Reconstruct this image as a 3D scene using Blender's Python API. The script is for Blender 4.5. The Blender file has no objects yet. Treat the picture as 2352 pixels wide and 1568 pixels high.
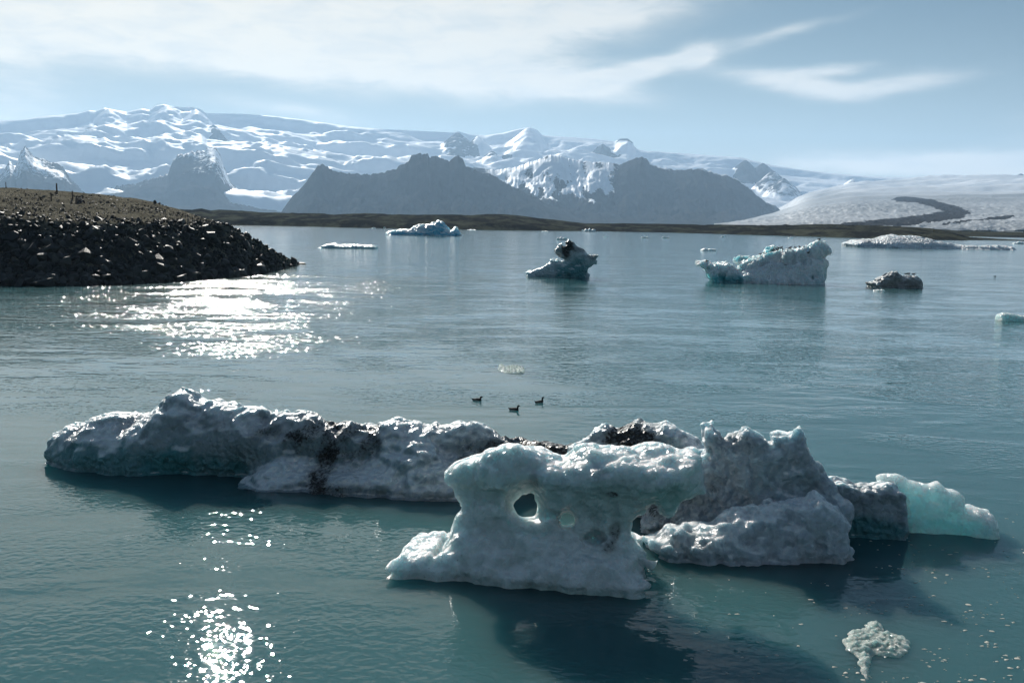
import bpy, bmesh, math, random
import numpy as np
from mathutils import Vector, Matrix
from mathutils.bvhtree import BVHTree

SC = bpy.context.scene
COL = SC.collection
R = math.radians
rng = np.random.default_rng(7)
random.seed(7)

# ------------------------------------------------------------------ camera
W, H, F = 2352.0, 1568.0, 2037.0
CAMZ = 8.0
PITCH, ROLL = R(7.69), R(1.0)
fwd = np.array([0, math.cos(PITCH), -math.sin(PITCH)])
up0 = np.array([0, math.sin(PITCH), math.cos(PITCH)])
rt0 = np.array([1.0, 0, 0])
rt = math.cos(ROLL)*rt0 + math.sin(ROLL)*up0
up = math.cos(ROLL)*up0 - math.sin(ROLL)*rt0
CAM = np.array([0, 0, CAMZ])
cd = bpy.data.cameras.new('camera'); cam = bpy.data.objects.new('camera', cd); COL.objects.link(cam)
cd.sensor_width = 36; cd.lens = 36*F/W; cd.clip_start = 0.5; cd.clip_end = 80000
cam.matrix_world = Matrix(((rt[0], up[0], -fwd[0], 0), (rt[1], up[1], -fwd[1], 0), (rt[2], up[2], -fwd[2], CAMZ), (0, 0, 0, 1)))
SC.camera = cam

def ray(u, v):
    u = np.asarray(u, float); v = np.asarray(v, float)
    return (u[..., None]-W/2)/F*rt + (H/2-v[..., None])/F*up + fwd
def ground(u, v, z=0.0):                      # pixel -> point on the water
    d = ray(u, v); t = (z-CAMZ)/d[..., 2]
    return CAM + d*t[..., None]
def at_y(u, v, y):                            # pixel -> point at depth y
    d = ray(u, v); t = np.asarray(y, float)/d[..., 1]
    return CAM + d*t[..., None]

# ------------------------------------------------------------------ light
SUN_AZ, SUN_EL = R(-19.0), R(27.0)
sdir = Vector((math.sin(SUN_AZ)*math.cos(SUN_EL), math.cos(SUN_AZ)*math.cos(SUN_EL), math.sin(SUN_EL)))
sl = bpy.data.lights.new('sun', 'SUN'); so = bpy.data.objects.new('sun', sl); COL.objects.link(so)
sl.energy = 5.0; sl.angle = R(0.53); sl.color = (1.0, 0.95, 0.87)
so.rotation_euler = (-sdir).to_track_quat('-Z', 'Y').to_euler(); so.location = (0, 0, 60)

vs = SC.view_settings
vs.view_transform = 'Standard'; vs.look = 'None'; vs.gamma = 1.0; vs.exposure = 0.7
cy = SC.cycles
cy.use_denoising = True
try:
    cy.denoiser = 'OPENIMAGEDENOISE'
except Exception:
    pass
cy.max_bounces = 8; cy.diffuse_bounces = 3; cy.glossy_bounces = 3; cy.transmission_bounces = 4; cy.volume_bounces = 1
cy.transparent_max_bounces = 8
cy.caustics_reflective = False; cy.caustics_refractive = False
cy.sample_clamp_direct = 0; cy.sample_clamp_indirect = 4

# ------------------------------------------------------------------ node helper
class NT:
    def __init__(s, tree): s.t = tree; s.n = tree.nodes; s.l = tree.links
    def node(s, typ, **kw):
        n = s.n.new(typ)
        for k, v in kw.items(): setattr(n, k, v)
        return n
    def put(s, sock, val):
        if hasattr(val, 'is_linked') or isinstance(val, bpy.types.NodeSocket): s.l.new(val, sock)
        else: sock.default_value = val
    def m(s, op, a, b=None, c=None, clamp=False):
        n = s.n.new('ShaderNodeMath'); n.operation = op; n.use_clamp = clamp
        s.put(n.inputs[0], a)
        if b is not None: s.put(n.inputs[1], b)
        if c is not None: s.put(n.inputs[2], c)
        return n.outputs[0]
    def ss(s, x, lo, hi, a=0.0, b=1.0):
        n = s.n.new('ShaderNodeMapRange'); n.interpolation_type = 'SMOOTHSTEP'
        s.put(n.inputs[0], x)
        n.inputs[1].default_value = lo; n.inputs[2].default_value = hi; n.inputs[3].default_value = a; n.inputs[4].default_value = b
        return n.outputs[0]
    def mix(s, f, a, b):
        n = s.n.new('ShaderNodeMix'); n.data_type = 'RGBA'
        s.put(n.inputs[0], f)
        for i, v in ((6, a), (7, b)):
            if isinstance(v, tuple): n.inputs[i].default_value = (*v, 1) if len(v) == 3 else v
            else: s.l.new(v, n.inputs[i])
        return n.outputs[2]
    def noise(s, vec, scale, detail=3, rough=0.5, dist=0.0, out=0, lac=2.0):
        n = s.n.new('ShaderNodeTexNoise')
        s.l.new(vec, n.inputs['Vector']); n.inputs['Scale'].default_value = scale
        n.inputs['Detail'].default_value = detail; n.inputs['Roughness'].default_value = rough
        n.inputs['Distortion'].default_value = dist; n.inputs['Lacunarity'].default_value = lac
        return n.outputs[out]
    def mapping(s, vec, scale=(1, 1, 1), loc=(0, 0, 0), rot=(0, 0, 0)):
        n = s.n.new('ShaderNodeMapping'); s.l.new(vec, n.inputs[0])
        n.inputs['Scale'].default_value = scale; n.inputs['Location'].default_value = loc; n.inputs['Rotation'].default_value = rot
        return n.outputs[0]
    def attr(s, name):
        n = s.n.new('ShaderNodeAttribute'); n.attribute_name = name; return n.outputs['Fac']
    def bump(s, h, dist=1.0, strength=1.0, normal=None):
        n = s.n.new('ShaderNodeBump'); s.l.new(h, n.inputs['Height'])
        n.inputs['Distance'].default_value = dist; n.inputs['Strength'].default_value = strength
        if normal is not None: s.l.new(normal, n.inputs['Normal'])
        return n.outputs[0]

def new_mat(name):
    m = bpy.data.materials.new(name); m.use_nodes = True
    nt = NT(m.node_tree); p = m.node_tree.nodes['Principled BSDF']
    return m, nt, p

# ------------------------------------------------------------------ world: blue sky with high cirrus
SKY = 0.05
w = bpy.data.worlds.new('World'); SC.world = w; w.use_nodes = True
nt = NT(w.node_tree); bg = w.node_tree.nodes['Background']; bg.inputs[1].default_value = SKY
sky = nt.node('ShaderNodeTexSky', sky_type='NISHITA'); sky.sun_disc = False
sky.sun_elevation = SUN_EL; sky.sun_rotation = SUN_AZ; sky.altitude = 10; sky.air_density = 0.75; sky.dust_density = 0.12; sky.ozone_density = 1.6
tc = nt.node('ShaderNodeTexCoord'); sep = nt.node('ShaderNodeSeparateXYZ'); nt.l.new(tc.outputs['Generated'], sep.inputs[0])
dx, dy, dz = sep.outputs
az0 = nt.m('ARCTAN2', dx, dy)
el0 = nt.m('ARCTAN2', dz, nt.m('SQRT', nt.m('ADD', nt.m('MULTIPLY', dx, dx), nt.m('MULTIPLY', dy, dy))))
cmb = nt.node('ShaderNodeCombineXYZ'); nt.l.new(az0, cmb.inputs[0]); nt.l.new(el0, cmb.inputs[1])
wv = nt.noise(nt.mapping(cmb.outputs[0], (4, 12, 1)), 1.0, 4, 0.55, out=1)
wsep = nt.node('ShaderNodeSeparateXYZ'); nt.l.new(wv, wsep.inputs[0])
az = nt.m('ADD', az0, nt.m('MULTIPLY', nt.m('SUBTRACT', wsep.outputs[0], 0.5), 0.10))
el = nt.m('ADD', el0, nt.m('MULTIPLY', nt.m('SUBTRACT', wsep.outputs[1], 0.5), 0.035))
CLOUDS = [  # pixel centre, half length, half width, slope (down to the right +), weight
    (330, 70, 520, 62, 0.10, 1.1), (880, 100, 430, 78, 0.10, 1.1), (1000, 20, 460, 60, 0.0, 0.75), (-100, 20, 320, 80, 0.05, 0.9),
    (1230, 185, 210, 26, 0.12, 0.95), (1440, 165, 220, 20, -0.22, 1.0), (1600, 128, 42, 24, -0.1, 1.0), (1390, 15, 190, 40, -0.25, 0.8),
    (1790, 190, 130, 26, 0.18, 0.85), (1880, 155, 95, 13, -0.05, 0.85), (2080, 185, 170, 24, -0.12, 0.7),
    (1840, 62, 120, 12, -0.25, 0.45), (2150, 385, 420, 30, 0.02, 0.95), (2320, 360, 230, 18, -0.05, 0.6),
    (700, -190, 800, 110, 0.05, 1.0), (900, -420, 900, 130, -0.1, 0.9), (-300, -300, 700, 160, 0.1, 0.9), (20, 200, 130, 110, 0.0, 0.45), (650, 262, 170, 20, 0.08, 0.6), (2700, 250, 260, 40, -0.1, 0.7), (-500, 250, 300, 60, 0.1, 0.6)]
tot = None
for (u, v, a, b, s_, wt) in CLOUDS:
    d = ray(u, v); a0 = math.atan2(d[0], d[1]); e0 = math.atan2(d[2], math.hypot(d[0], d[1]))
    th = -math.atan(s_) ; c, s = math.cos(th), math.sin(th)
    da = nt.m('SUBTRACT', az, a0); de = nt.m('SUBTRACT', el, e0)
    p_ = nt.m('ADD', nt.m('MULTIPLY', da, c*F/a), nt.m('MULTIPLY', de, s*F/a))
    q_ = nt.m('ADD', nt.m('MULTIPLY', da, -s*F/b), nt.m('MULTIPLY', de, c*F/b))
    r2 = nt.m('ADD', nt.m('MULTIPLY', p_, p_), nt.m('MULTIPLY', q_, q_))
    g = nt.m('MULTIPLY', nt.m('POWER', 2.718, nt.m('MULTIPLY', r2, -1.0)), wt)
    tot = g if tot is None else nt.m('ADD', tot, g)
# thin cirrus elsewhere: the same veil carried on over the whole sky
zc = nt.m('MAXIMUM', dz, 0.03)
cp = nt.node('ShaderNodeCombineXYZ'); nt.l.new(nt.m('DIVIDE', dx, zc), cp.inputs[0]); nt.l.new(nt.m('DIVIDE', dy, zc), cp.inputs[1])
gen = nt.ss(nt.noise(nt.mapping(cp.outputs[0], (0.35, 0.8, 1)), 1.0, 6, 0.55, 0.8), 0.50, 0.80)
gen = nt.m('MULTIPLY', gen, nt.ss(el0, 0.20, 0.40))
streak = nt.noise(nt.mapping(cmb.outputs[0], (5, 22, 1), rot=(0, 0, 0.12)), 1.0, 9, 0.58, 0.6)
fine = nt.noise(nt.mapping(cmb.outputs[0], (18, 60, 1), rot=(0, 0, -0.15)), 1.0, 6, 0.6, 0.5)
tx = nt.m('ADD', nt.m('MULTIPLY', streak, 0.75), nt.m('MULTIPLY', fine, 0.25))
dens = nt.m('MULTIPLY', tot, nt.m('ADD', -0.15, nt.m('MULTIPLY', tx, 2.25)))
dens = nt.ss(dens, 0.05, 1.0)
dens = nt.m('MAXIMUM', nt.m('MULTIPLY', dens, 0.93), nt.m('MULTIPLY', gen, 0.6))
hz = nt.ss(el0, -0.02, 0.25, 0.45, 0.0)                      # pale veil toward the horizon
vd = nt.node('ShaderNodeVectorMath'); vd.operation = 'MULTIPLY_ADD'; nt.l.new(sky.outputs[0], vd.inputs[0]); vd.inputs[1].default_value = (1/16, 1/12, 1/8.2); vd.inputs[2].default_value = (1.36, 1.14, 1.0)
ve = nt.node('ShaderNodeVectorMath'); ve.operation = 'DIVIDE'; nt.l.new(sky.outputs[0], ve.inputs[0]); nt.l.new(vd.outputs[0], ve.inputs[1])
skyc = nt.mix(hz, ve.outputs[0], (6.4, 7.2, 7.2))
cloudc = nt.mix(nt.ss(az0, -0.7, 0.6), (12.0, 11.0, 9.2), (9.2, 9.2, 8.8))
cloudc = nt.mix(nt.ss(nt.m('ADD', nt.m('MULTIPLY', fine, 0.5), nt.m('MULTIPLY', streak, 0.5)), 0.36, 0.58), nt.mix(0.45, cloudc, (6.6, 7.4, 7.9)), cloudc)
final = nt.mix(dens, skyc, cloudc)
nt.l.new(final, bg.inputs[0])

# ------------------------------------------------------------------ numpy noise and meshing
_g = np.random.default_rng(3).normal(size=(256, 3)); _g /= np.linalg.norm(_g, axis=1)[:, None]; _g = _g.astype(np.float32)
def pn(x, y, z, seed=0):
    x = np.asarray(x, np.float32); y = np.asarray(y, np.float32); z = np.asarray(z, np.float32)
    x, y, z = np.broadcast_arrays(x, y, z)
    xi = np.floor(x).astype(np.int64); yi = np.floor(y).astype(np.int64); zi = np.floor(z).astype(np.int64)
    fx, fy, fz = x-xi, y-yi, z-zi
    ux, uy, uz = (f*f*f*(f*(f*6-15)+10) for f in (fx, fy, fz))
    def cor(i, j, k):
        h = ((xi+i)*374761393 + (yi+j)*668265263 + (zi+k)*1440662683 + seed*69069) & 0xffffffff
        h = ((h ^ (h >> 13))*1274126177) & 0xffffffff
        g = _g[((h ^ (h >> 16)) & 255)]
        return g[..., 0]*(fx-i) + g[..., 1]*(fy-j) + g[..., 2]*(fz-k)
    def lerp(a, b, t): return a+(b-a)*t
    x00 = lerp(cor(0, 0, 0), cor(1, 0, 0), ux); x10 = lerp(cor(0, 1, 0), cor(1, 1, 0), ux)
    x01 = lerp(cor(0, 0, 1), cor(1, 0, 1), ux); x11 = lerp(cor(0, 1, 1), cor(1, 1, 1), ux)
    return lerp(lerp(x00, x10, uy), lerp(x01, x11, uy), uz)*1.5
def fbm(x, y, z, octv=4, seed=0, gain=0.5):
    a, s, t = 1.0, 0, 0
    for o in range(octv):
        s = s + a*pn(x*2**o, y*2**o, z*2**o+o*7.3, seed+o); t += a; a *= gain
    return s/t
def ridged(x, y, z, octv=4, seed=0, gain=0.5):
    a, s, t = 1.0, 0, 0
    for o in range(octv):
        s = s + a*(1-np.abs(pn(x*2**o, y*2**o, z*2**o+o*7.3, seed+o))*2); t += a; a *= gain
    return s/t

CORN = [(0, 0, 0), (1, 0, 0), (0, 1, 0), (1, 1, 0), (0, 0, 1), (1, 0, 1), (0, 1, 1), (1, 1, 1)]
EDG = [(0, 1), (2, 3), (4, 5), (6, 7), (0, 2), (1, 3), (4, 6), (5, 7), (0, 4), (1, 5), (2, 6), (3, 7)]
def surface_nets(Fv, org, h):
    S = Fv < 0
    cs = sum(S[a:S.shape[0]-1+a, b:S.shape[1]-1+b, c:S.shape[2]-1+c].astype(np.int8) for a, b, c in CORN)
    act = (cs > 0) & (cs < 8)
    idx = np.argwhere(act)
    vid = np.full(act.shape, -1, np.int64); vid[act] = np.arange(len(idx))
    fv = [Fv[idx[:, 0]+a, idx[:, 1]+b, idx[:, 2]+c] for a, b, c in CORN]
    pos = np.zeros((len(idx), 3)); cnt = np.zeros(len(idx))
    for a, b in EDG:
        fa, fb = fv[a], fv[b]; cr = (fa < 0) != (fb < 0)
        t = np.where(cr, fa/np.where(cr, fa-fb, 1), 0)
        ca, cb = np.array(CORN[a], float), np.array(CORN[b], float)
        pos += (ca + t[:, None]*(cb-ca))*cr[:, None]; cnt += cr
    V = np.asarray(org) + h*(idx + pos/cnt[:, None])
    Q = []
    nx, ny, nz = S.shape
    a, b = S[:-1, 1:-1, 1:-1], S[1:, 1:-1, 1:-1]
    e = np.argwhere(a != b); fl = a[tuple(e.T)]; i, j, k = e[:, 0], e[:, 1]+1, e[:, 2]+1
    q = np.stack([vid[i, j-1, k-1], vid[i, j, k-1], vid[i, j, k], vid[i, j-1, k]], 1); Q.append(np.where(fl[:, None], q, q[:, ::-1]))
    a, b = S[1:-1, :-1, 1:-1], S[1:-1, 1:, 1:-1]
    e = np.argwhere(a != b); fl = a[tuple(e.T)]; i, j, k = e[:, 0]+1, e[:, 1], e[:, 2]+1
    q = np.stack([vid[i-1, j, k-1], vid[i-1, j, k], vid[i, j, k], vid[i, j, k-1]], 1); Q.append(np.where(fl[:, None], q, q[:, ::-1]))
    a, b = S[1:-1, 1:-1, :-1], S[1:-1, 1:-1, 1:]
    e = np.argwhere(a != b); fl = a[tuple(e.T)]; i, j, k = e[:, 0]+1, e[:, 1]+1, e[:, 2]
    q = np.stack([vid[i-1, j-1, k], vid[i, j-1, k], vid[i, j, k], vid[i-1, j, k]], 1); Q.append(np.where(fl[:, None], q, q[:, ::-1]))
    return V, np.concatenate(Q)

def mesh_np(name, V, Q, smooth=True, attrs=None):
    me = bpy.data.meshes.new(name); n, k = len(Q), Q.shape[1]
    me.vertices.add(len(V)); me.vertices.foreach_set('co', np.asarray(V, np.float32).ravel())
    me.loops.add(n*k); me.loops.foreach_set('vertex_index', np.asarray(Q, np.int32).ravel())
    me.polygons.add(n); me.polygons.foreach_set('loop_start', np.arange(0, n*k, k, dtype=np.int32)); me.polygons.foreach_set('loop_total', np.full(n, k, np.int32))
    me.polygons.foreach_set('use_smooth', np.full(n, smooth))
    for an, av in (attrs or {}).items():
        at = me.attributes.new(an, 'FLOAT', 'POINT'); at.data.foreach_set('value', np.asarray(av, np.float32))
    me.update(calc_edges=True); me.validate()
    return me
def link(name, data, mat=None, parent=None, loc=None):
    o = bpy.data.objects.new(name, data); COL.objects.link(o)
    if mat is not None and data is not None:
        data.materials.clear(); data.materials.append(mat)
    if parent is not None: o.parent = parent
    if loc is not None: o.location = loc
    return o
def tag(o, label=None, cat=None, group=None, kind=None):
    for k, v in (('label', label), ('category', cat), ('group', group), ('kind', kind)):
        if v: o[k] = v
    return o
def empty(name, loc): 
    o = bpy.data.objects.new(name, None); COL.objects.link(o); o.location = loc; o.empty_display_size = 0.2; return o
def copy_tree(o, parent=None):
    c = o.copy(); COL.objects.link(c); c.parent = parent
    for ch in list(o.children): copy_tree(ch, c)
    return c
def grid_quads(nu, nv):
    i = np.arange(nu-1)[:, None]; j = np.arange(nv-1)[None, :]
    a = (i*nv+j); return np.stack([a, a+nv, a+nv+1, a+1], -1).reshape(-1, 4)
def sst(x, a, b):
    t = np.clip((x-a)/(b-a), 0, 1); return t*t*(3-2*t)

# ------------------------------------------------------------------ water
def water_material():
    m, nt, p = new_mat('glacial_water')
    g = nt.node('ShaderNodeNewGeometry').outputs['Position']
    patch = nt.noise(nt.mapping(g, (0.018, 0.05, 1), loc=(3.1, 1.7, 0)), 1.0, 3, 0.5)      # wind patches
    patch2 = nt.noise(nt.mapping(g, (0.10, 0.22, 1), loc=(9.1, 4.7, 0)), 1.0, 3, 0.55, 0.6)
    sp = nt.node('ShaderNodeSeparateXYZ'); nt.l.new(g, sp.inputs[0])
    lee = nt.ss(sp.outputs[1], 24, 48)                                                     # sheltered water round the near ice
    amp = nt.m('MULTIPLY', nt.ss(patch, 0.30, 0.70, 0.55, 1.25), nt.m('ADD', 0.16, nt.m('MULTIPLY', lee, 0.84)))
    cur = nt.m('MULTIPLY', nt.m('MULTIPLY', nt.ss(sp.outputs[0], 2, -16), nt.ss(sp.outputs[1], 48, 66)), nt.ss(sp.outputs[1], 150, 105))   # tidal current off the headland
    amp = nt.m('MULTIPLY', amp, nt.m('ADD', 1.0, nt.m('MULTIPLY', cur, 1.9)))
    amp2 = nt.m('MULTIPLY', amp, nt.ss(patch2, 0.38, 0.62, 0.25, 1.35))
    swell = nt.noise(nt.mapping(g, (0.30, 0.85, 1), rot=(0, 0, 0.15)), 1.0, 2, 0.5, 0.4)
    rip = nt.noise(nt.mapping(g, (2.0, 3.6, 1), rot=(0, 0, -0.12)), 1.0, 1, 0.5, 0.5)
    fin = nt.noise(nt.mapping(g, (4.6, 5.6, 1), rot=(0, 0, 0.25)), 1.0, 1, 0.45, 0.4)
    calm = nt.ss(patch2, 0.44, 0.60, 0.10, 1.0)
    h = nt.m('MULTIPLY', nt.m('MULTIPLY', swell, 0.060), nt.m('ADD', 0.25, nt.m('MULTIPLY', lee, 0.75)))
    h = nt.m('ADD', h, nt.m('MULTIPLY', nt.m('MULTIPLY', rip, 0.036), amp2))
    h = nt.m('ADD', h, nt.m('MULTIPLY', nt.m('MULTIPLY', fin, 0.0165), calm))
    nt.l.new(nt.bump(h), p.inputs['Normal'])
    milk = nt.noise(nt.mapping(g, (0.05, 0.09, 1)), 1.0, 3, 0.5, 0.5)
    nt.l.new(nt.mix(milk, (0.036, 0.100, 0.112), (0.048, 0.128, 0.138)), p.inputs['Base Color'])
    p.inputs['Subsurface Weight'].default_value = 1.0; p.inputs['Subsurface Radius'].default_value = (0.35, 0.9, 1.0); p.inputs['Subsurface Scale'].default_value = 10.0
    nt.l.new(nt.ss(sp.outputs[1], 22, 85, 0.02, 0.085), p.inputs['Roughness']); p.inputs['IOR'].default_value = 1.333
    return m
V = np.array([(-14000, -900, 0), (14000, -900, 0), (14000, 22000, 0), (-14000, 22000, 0)], float)
tag(link('lagoon_water', mesh_np('lagoon_water', V, np.array([[0, 1, 2, 3]])), water_material()), kind='structure')

# ------------------------------------------------------------------ terrain materials
def snow_rock_material(name, rock=(0.075, 0.072, 0.07), snow=(0.86, 0.89, 0.93), sc=1/300, rough_snow=0.55, bumpd=8, sheen=0.16, old=(0.30, 0.33, 0.35)):
    m, nt, p = new_mat(name)
    g = nt.node('ShaderNodeNewGeometry').outputs['Position']
    n1 = nt.noise(g, sc*4, 6, 0.6, 0.3); n2 = nt.noise(g, sc, 4, 0.55)
    a = nt.m('ADD', nt.attr('rock'), nt.m('MULTIPLY', nt.m('SUBTRACT', n1, 0.5), 0.9))
    f = nt.ss(a, 0.42, 0.58)
    rc = nt.mix(n2, tuple(c*0.7 for c in rock), tuple(c*1.4 for c in rock))
    df = nt.node('ShaderNodeBsdfDiffuse'); df.inputs['Roughness'].default_value = rough_snow
    sn = nt.mix(nt.attr('old'), snow, old)
    nt.l.new(nt.mix(f, sn, rc), df.inputs['Color'])
    nt.l.new(nt.bump(n1, bumpd), df.inputs['Normal'])
    gl = nt.node('ShaderNodeBsdfGlossy'); gl.inputs['Roughness'].default_value = 0.62; gl.inputs['Color'].default_value = (0.9, 0.93, 0.96, 1)
    mx = nt.node('ShaderNodeMixShader'); nt.put(mx.inputs[0], nt.m('MULTIPLY', nt.m('SUBTRACT', 1.0, f), sheen)); nt.l.new(df.outputs[0], mx.inputs[1]); nt.l.new(gl.outputs[0], mx.inputs[2])
    nt.l.new(mx.outputs[0], nt.n['Material Output'].inputs['Surface']); nt.n.remove(p)
    return m

def polar_terrain(name, us, rs, zfun, mat, kind='structure', hor=None):
    """terrain strip: columns along the bearing of pixel column u at the horizon, rows at true distances"""
    az = np.arctan2(*(lambda d: (d[..., 0], d[..., 1]))(ray(us, 509+(us-W/2)*math.tan(ROLL))))
    rr = rs if rs.ndim == 2 else np.broadcast_to(rs, (len(us), len(rs)))
    X = np.sin(az)[:, None]*rr; Y = np.cos(az)[:, None]*rr
    z, attrs = zfun(X, Y, rr, us)
    V = np.stack([X, Y, z], -1).reshape(-1, 3)
    me = mesh_np(name, V, grid_quads(len(us), rr.shape[1]), True, {k: a.ravel() for k, a in attrs.items()})
    o = link(name, me, mat); tag(o, kind=kind); return o, V.reshape(len(us), -1, 3)
def px_height(u, v, r):                       # height of pixel (u,v) seen at horizontal distance r
    d = ray(u, v); return CAMZ + d[..., 2]/np.hypot(d[..., 0], d[..., 1])*r
def sky_line(pts, us, r):
    pts = np.array(pts, float); v = np.interp(us, pts[:, 0], pts[:, 1]); return px_height(us, v, r)

# --- ice cap, far behind everything
CAP = [(-400, 300), (-150, 285), (0, 279), (60, 276), (110, 268), (190, 261), (215, 254), (232, 256), (250, 248), (268, 252), (300, 258), (335, 250), (352, 253), (368, 243), (385, 240),
       (400, 244), (425, 248), (445, 246), (468, 252), (480, 261), (560, 262), (640, 268), (720, 278), (800, 290), (880, 297), (960, 301), (1020, 304), (1040, 305), (1052, 302), (1075, 309), (1110, 311),
       (1150, 306), (1185, 297), (1212, 292), (1228, 298), (1242, 311), (1300, 315), (1360, 319), (1405, 325), (1418, 319), (1435, 318), (1448, 328), (1454, 342), (1480, 347), (1560, 352), (1640, 358),
       (1690, 361), (1710, 366), (1760, 378), (1820, 388), (1900, 398), (2000, 406), (2120, 409), (2240, 413), (2300, 412), (2352, 405), (2500, 400), (2800, 405)]
us = np.linspace(-380, 2760, 1150)
rs = 9500 + (np.linspace(0, 1, 190)**0.9)*9000
RR = 16500.0
PEAKS = [  # rock teeth standing out of the ice: u, v of top, half width px, distance, rockiness
    (1052, 303, 40, 15600, .62), (1098, 312, 26, 15600, .3), (1213, 293, 50, 16000, .25), (1130, 346, 26, 14200, .55), (1165, 362, 16, 14000, .55), (1434, 318, 26, 16300, .9), (1385, 330, 22, 15400, .8),
    (1410, 352, 22, 14800, .7), (1712, 367, 34, 14800, .95), (1752, 374, 30, 14800, .8), (1775, 392, 40, 14000, .55), (1800, 408, 32, 13400, .5), (490, 286, 12, 15200, .7), (497, 300, 14, 14800, .7),
    (175, 292, 26, 15300, .35), (205, 300, 18, 15000, .45), (385, 241, 30, 16300, .18), (450, 250, 20, 16000, .3), (115, 300, 26, 15200, .25), (2345, 398, 50, 15500, .8), (2010, 425, 40, 14200, .5), (1960, 408, 40, 15000, .4),
    (2200, 415, 60, 15000, .35), (250, 249, 20, 16200, .3)]
def cap_z(X, Y, rr, us):
    Hh = sky_line(CAP, us, RR)[:, None]
    q = (rr-9500)/(RR-9500)
    n1 = fbm(X/2600, Y/1500, 0.3, 5, 11, 0.5); n2 = ridged(X/1500+n1*0.8, Y/850, 1.7, 4, 21); n3 = fbm(X/800+n1, Y/420, 2.7, 4, 24, 0.55)
    low = sst(us, 1450, 1850)[:, None]
    front = np.clip(q, 0, 1)
    prof = 0.55*front + 0.45*front**2.0
    # long steps of the ice falls
    st = front*5 + n1*1.2 + 0.6*pn(X/3500, 0*X, 3.3, 5)
    step = (np.floor(st)+sst(st-np.floor(st), 0.38, 0.78))/5
    prof = prof*(1-0.40)+0.40*np.clip(step-0.0, 0, 1)**1.12
    env = np.clip(np.sin(np.pi*np.clip(q, 0, 1)), 0, 1)**0.7
    z = Hh*prof + env*(n1*330*(1-0.72*low) + (n2-0.45)*170*(1-0.6*low) + n3*110*(1-0.6*low))
    skyl = np.where(q > 1, Hh*(1-1.6*(q-1)**1.2), z)
    z = np.where(q > 1, skyl, z)
    z = np.minimum(z, px_height(us, np.interp(us, *np.array(CAP).T), 1.0)[:, None]*0 + (CAMZ+(Hh-CAMZ)*rr/RR))   # nothing overtops the traced skyline
    rock = np.clip(0.02 + 0.10*(n2-0.3), 0, .2)
    for (u, v, wp, r, rk) in PEAKS:
        d = ray(u, v); a = math.atan2(d[0], d[1]); hx, hy = math.sin(a)*r, math.cos(a)*r
        top = px_height(np.array(u), np.array(v), r); wd = wp/F*r
        jit = fbm(X/220, Y/220, 0.1, 4, int(u) % 97, 0.6)
        lat = np.abs((X-hx)*math.cos(a)-(Y-hy)*math.sin(a)); dep = np.abs((X-hx)*math.sin(a)+(Y-hy)*math.cos(a))
        dd = np.hypot(lat/wd, dep/(wd*2.2))
        cone = top*(1+0*dd) - (dd**1.15)*wd*0.85 + jit*70*np.clip(dd, 0, 1)
        msk = (dd < 1.7)
        z2 = np.where(msk, np.maximum(z, cone), z)
        rise = np.clip((z2-z)/60, 0, 1)
        rock = np.maximum(rock, np.maximum(rise, sst(dd+0.5*jit, 0.95, 0.6)*(z > cone-90))*rk*msk); z = z2
    return np.maximum(z, -1.0), {'rock': rock}
M_cap = snow_rock_material('ice_cap_snow', rock=(0.07, 0.07, 0.075), sc=1/420, bumpd=14)
polar_terrain('ice_cap', us, rs, cap_z, M_cap)

# --- rocky foothills under the ice cap on the left
FOOT = [(-400, 395), (-120, 390), (-40, 408), (0, 410), (14, 392), (28, 370), (42, 385), (54, 352), (66, 336), (82, 356), (100, 366), (128, 372), (150, 382), (166, 410), (195, 436), (225, 444), (262, 430), (300, 424), (345, 412),
        (388, 400), (400, 372), (412, 356), (440, 350), (470, 346), (486, 338), (500, 339), (508, 352), (518, 384), (530, 416), (552, 440), (590, 458), (630, 468), (665, 482), (720, 495), (800, 500)]
us = np.linspace(-380, 790, 520); rs = 9200 + np.linspace(0, 1, 90)*4200; RF = 11600.0
def foot_z(X, Y, rr, us):
    Hh = sky_line(FOOT, us, RF)[:, None]; q = (rr-9200)/(RF-9200); Hj = Hh + (fbm(us/9, us*0, 0.3, 4, 36, 0.6)*60*np.clip(Hh[:, 0]/300, 0, 1))[:, None]; Hs = Hh; Hh = Hs + (Hj-Hs)*np.clip(q, 0, 1)**12
    n = ridged(X/600, Y/600, 0.2, 5, 31, 0.55); n0 = fbm(X/900, Y/700, 4.2, 4, 33)
    f = np.clip(q, 0, 1); z = Hh*(0.25*f+0.75*f**1.5) + np.sin(np.pi*f)*(n-0.4)*130*np.clip(Hh/350, .2, 1)
    z = np.where(q > 1, Hh*(1-1.4*(q-1)), z)
    z = np.minimum(z, CAMZ+(Hh-CAMZ)*rr/RF)
    rock = 0.55 + n0*0.5 + (z < 330)*0.22 + sst(z, 450, 250)*0.25 - (n-0.5)*0.25
    return np.maximum(z, -1), {'rock': np.clip(rock, 0, 1)}
polar_terrain('rocky_foothill', us, rs, foot_z, snow_rock_material('foothill_rock', sc=1/180, bumpd=10))

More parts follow.
